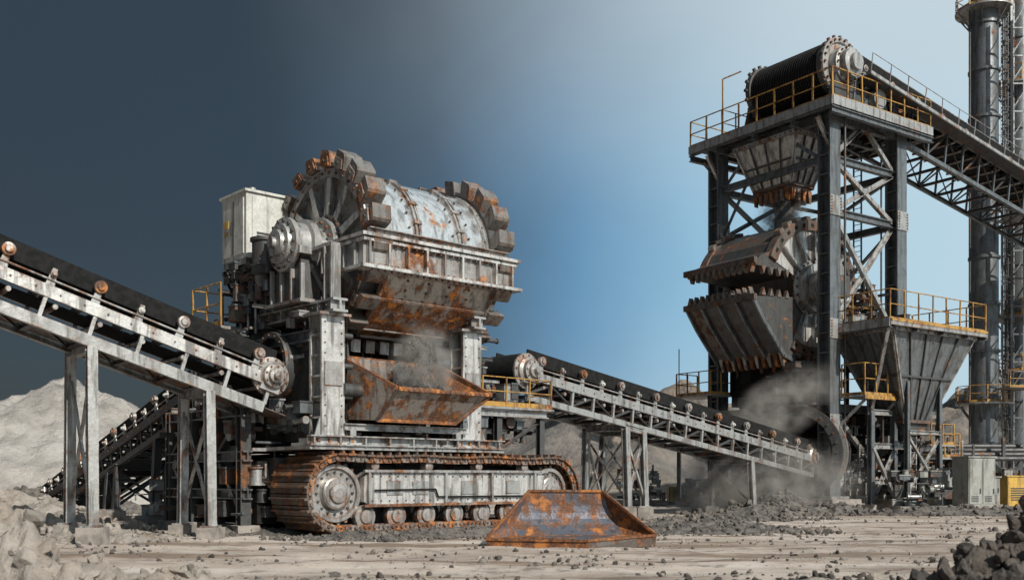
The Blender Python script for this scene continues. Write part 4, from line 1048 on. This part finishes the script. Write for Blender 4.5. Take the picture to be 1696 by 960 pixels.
for i in range(9500):
    y = 15.5+R.random()**1.3*38; x = R.uniform(-.56, .56)*y; cl = noise.noise(V((x*.35, y*.5, 3.)))
    if cl < .0 and R.random() < .88: continue
    s_ = .012+.08*R.random()**6+(.05*R.random()**2 if cl > .25 else 0)
    rock(m, (x, y, gh(x, y)+s_*.25), s_, R.choice(('rock_pale', 'gravel_mat', 'rock_dark', 'rock_dark')), 1)
m.obj('gravel', recalc=False)

# ============================================================ DUST
def dust(name, loc, scale, dens, seed, nsc=1.6, col=(.88, .84, .79), rot=0):
    m, nt, out = newmat('dust_'+name+str(seed))
    tc = N(nt, 'ShaderNodeTexCoord')
    gx = N(nt, 'ShaderNodeVectorMath', operation='LENGTH'); L(nt, tc.outputs['Object'], gx.inputs[0])
    fall = mr(nt, gx.outputs['Value'], 1., .05, 0, 1)
    mp = N(nt, 'ShaderNodeMapping'); mp.inputs['Location'].default_value = (seed, seed*2, 0)
    g = N(nt, 'ShaderNodeNewGeometry'); L(nt, g.outputs['Position'], mp.inputs['Vector'])
    n = noise_(nt, mp.outputs['Vector'], nsc, 4, .65)
    d = math_(nt, 'MULTIPLY', math_(nt, 'MULTIPLY', fall, mr(nt, n, .40, .62, 0, 1)), dens)
    vol = N(nt, 'ShaderNodeVolumePrincipled'); vol.inputs['Color'].default_value = (*col, 1); vol.inputs['Anisotropy'].default_value = .1
    L(nt, d, vol.inputs['Density']); L(nt, vol.outputs[0], out.inputs['Volume'])
    vs, fs = ICO[3]; me = bpy.data.meshes.new(name); me.from_pydata([tuple(v) for v in vs], [], fs); me.materials.append(m)
    o = bpy.data.objects.new(name, me); SC.collection.objects.link(o); o.location = loc; o.scale = scale; o.rotation_euler = (0, rot, 0)
    return o
uM = PM['tracked_crusher']; tM = PM['crushing_tower']
dust('dust_cloud', uM @ V((3.5, -.35, 5.2)), (1.2, 1.0, 1.5), 4.6, 1, 2.4)
dust('dust_cloud', tM @ V((1.15, 3.9, 15.6)), (1.9, 1.6, 1.6), 3.4, 2, 1.8)
dust('dust_cloud', (11.8, 49.2, 1.5), (6.0, 2.6, 2.5), 1.2, 3, .8)
dust('dust_cloud', (12.9, 50.4, 5.0), (4.2, 1.8, 1.8), 1.5, 4, .9, rot=-.5)
def falling(name, c, rx, h, n, smin, smax):
    m = MB()
    for i in range(n):
        t = R.random(); a = R.uniform(0, 6.28); q = R.random()**.7*rx*(.4+.6*t)
        rock(m, (c[0]+q*math.cos(a), c[1]+q*math.sin(a), c[2]-h*t), smin+(smax-smin)*R.random()**3, 'ore' if i % 2 else 'rock_pale', 1)
    m.obj(name, recalc=False)
falling('falling_ore', uM @ V((3.5, -.1, 6.1)), .75, 1.8, 2000, .006, .04)
falling('falling_ore', tM @ V((1.15, 3.9, 16.8)), 1.1, 1.9, 1200, .012, .06)

# ============================================================ LIGHT
sdir = V((.50, -.66, .58)).normalized()
elev = math.asin(sdir.z); az = math.atan2(sdir.x, sdir.y)
sl = bpy.data.lights.new('sun', 'SUN'); sl.energy = 5.; sl.angle = rad(.5); sl.color = (1, .94, .84)
so = bpy.data.objects.new('sun', sl); SC.collection.objects.link(so); so.rotation_euler = sdir.to_track_quat('Z', 'Y').to_euler(); so.location = (0, 0, 60)
w = bpy.data.worlds.new('World'); SC.world = w; w.use_nodes = True; nt = w.node_tree; nt.nodes.clear()
out = N(nt, 'ShaderNodeOutputWorld'); bg = N(nt, 'ShaderNodeBackground'); bg.inputs['Strength'].default_value = .1
sky = N(nt, 'ShaderNodeTexSky', sky_type='NISHITA', sun_disc=False); sky.sun_elevation = elev; sky.sun_rotation = az; sky.dust_density = 2.
tc = N(nt, 'ShaderNodeTexCoord'); sp = N(nt, 'ShaderNodeSeparateXYZ'); L(nt, tc.outputs['Generated'], sp.inputs[0])
hl = math_(nt, 'SQRT', math_(nt, 'ADD', math_(nt, 'ADD', math_(nt, 'MULTIPLY', sp.outputs[0], sp.outputs[0]), math_(nt, 'MULTIPLY', sp.outputs[1], sp.outputs[1])), .0001))
sa = math_(nt, 'DIVIDE', sp.outputs[0], hl)
nz = noise_(nt, tc.outputs['Generated'], 2.2, 5, .5)
f = math_(nt, 'ADD', sa, math_(nt, 'MULTIPLY', math_(nt, 'SUBTRACT', nz, .5), .2))
mrn = N(nt, 'ShaderNodeMapRange'); mrn.inputs['From Min'].default_value = -.5; mrn.inputs['From Max'].default_value = .5; L(nt, f, mrn.inputs['Value'])
cr = N(nt, 'ShaderNodeValToRGB'); e = cr.color_ramp.elements
stops = [(0, (.018, .027, .036)), (.30, (.022, .037, .050)), (.42, (.045, .092, .145)), (.54, (.13, .29, .47)), (.66, (.29, .52, .70)), (.82, (.46, .66, .78)), (1., (.54, .71, .80))]
e[0].position = 0; e[0].color = (*stops[0][1], 1); e[1].position = 1; e[1].color = (*stops[-1][1], 1)
for p_, c_ in stops[1:-1]:
    q = e.new(p_); q.color = (*c_, 1)
L(nt, mrn.outputs[0], cr.inputs[0])
hz = mixc(nt, mr(nt, sp.outputs[2], .2, .44, 0, .75), cr.outputs[0], mixc(nt, mr(nt, f, -.25, .32), (.026, .042, .056), (.62, .70, .74)))
lowf = math_(nt, 'MULTIPLY', mr(nt, sp.outputs[2], .17, .0, 0, .65), mr(nt, f, -.08, .22))
hz = mixc(nt, lowf, hz, (.50, .64, .72))
hz = mixc(nt, mr(nt, sp.outputs[2], .0, -.1), hz, (.12, .105, .09))
cl = N(nt, 'ShaderNodeVectorMath', operation='SCALE'); cl.inputs['Scale'].default_value = 10.; L(nt, hz, cl.inputs[0])
L(nt, mixc(nt, .92, sky.outputs[0], cl.outputs[0]), bg.inputs[0]); L(nt, bg.outputs[0], out.inputs[0])

# ============================================================ CAMERA
cd = bpy.data.cameras.new('camera'); co = bpy.data.objects.new('camera', cd); SC.collection.objects.link(co)
co.location = (0, 0, 1.7); co.rotation_euler = (rad(90), 0, 0); cd.lens = 36.08; cd.sensor_width = 36; cd.shift_y = .183; cd.clip_end = 5000
cd.dof.use_dof = True; cd.dof.focus_distance = 36; cd.dof.aperture_fstop = 1.2
SC.camera = co
SC.view_settings.view_transform = 'Standard'; SC.view_settings.look = 'None'; SC.view_settings.exposure = 0
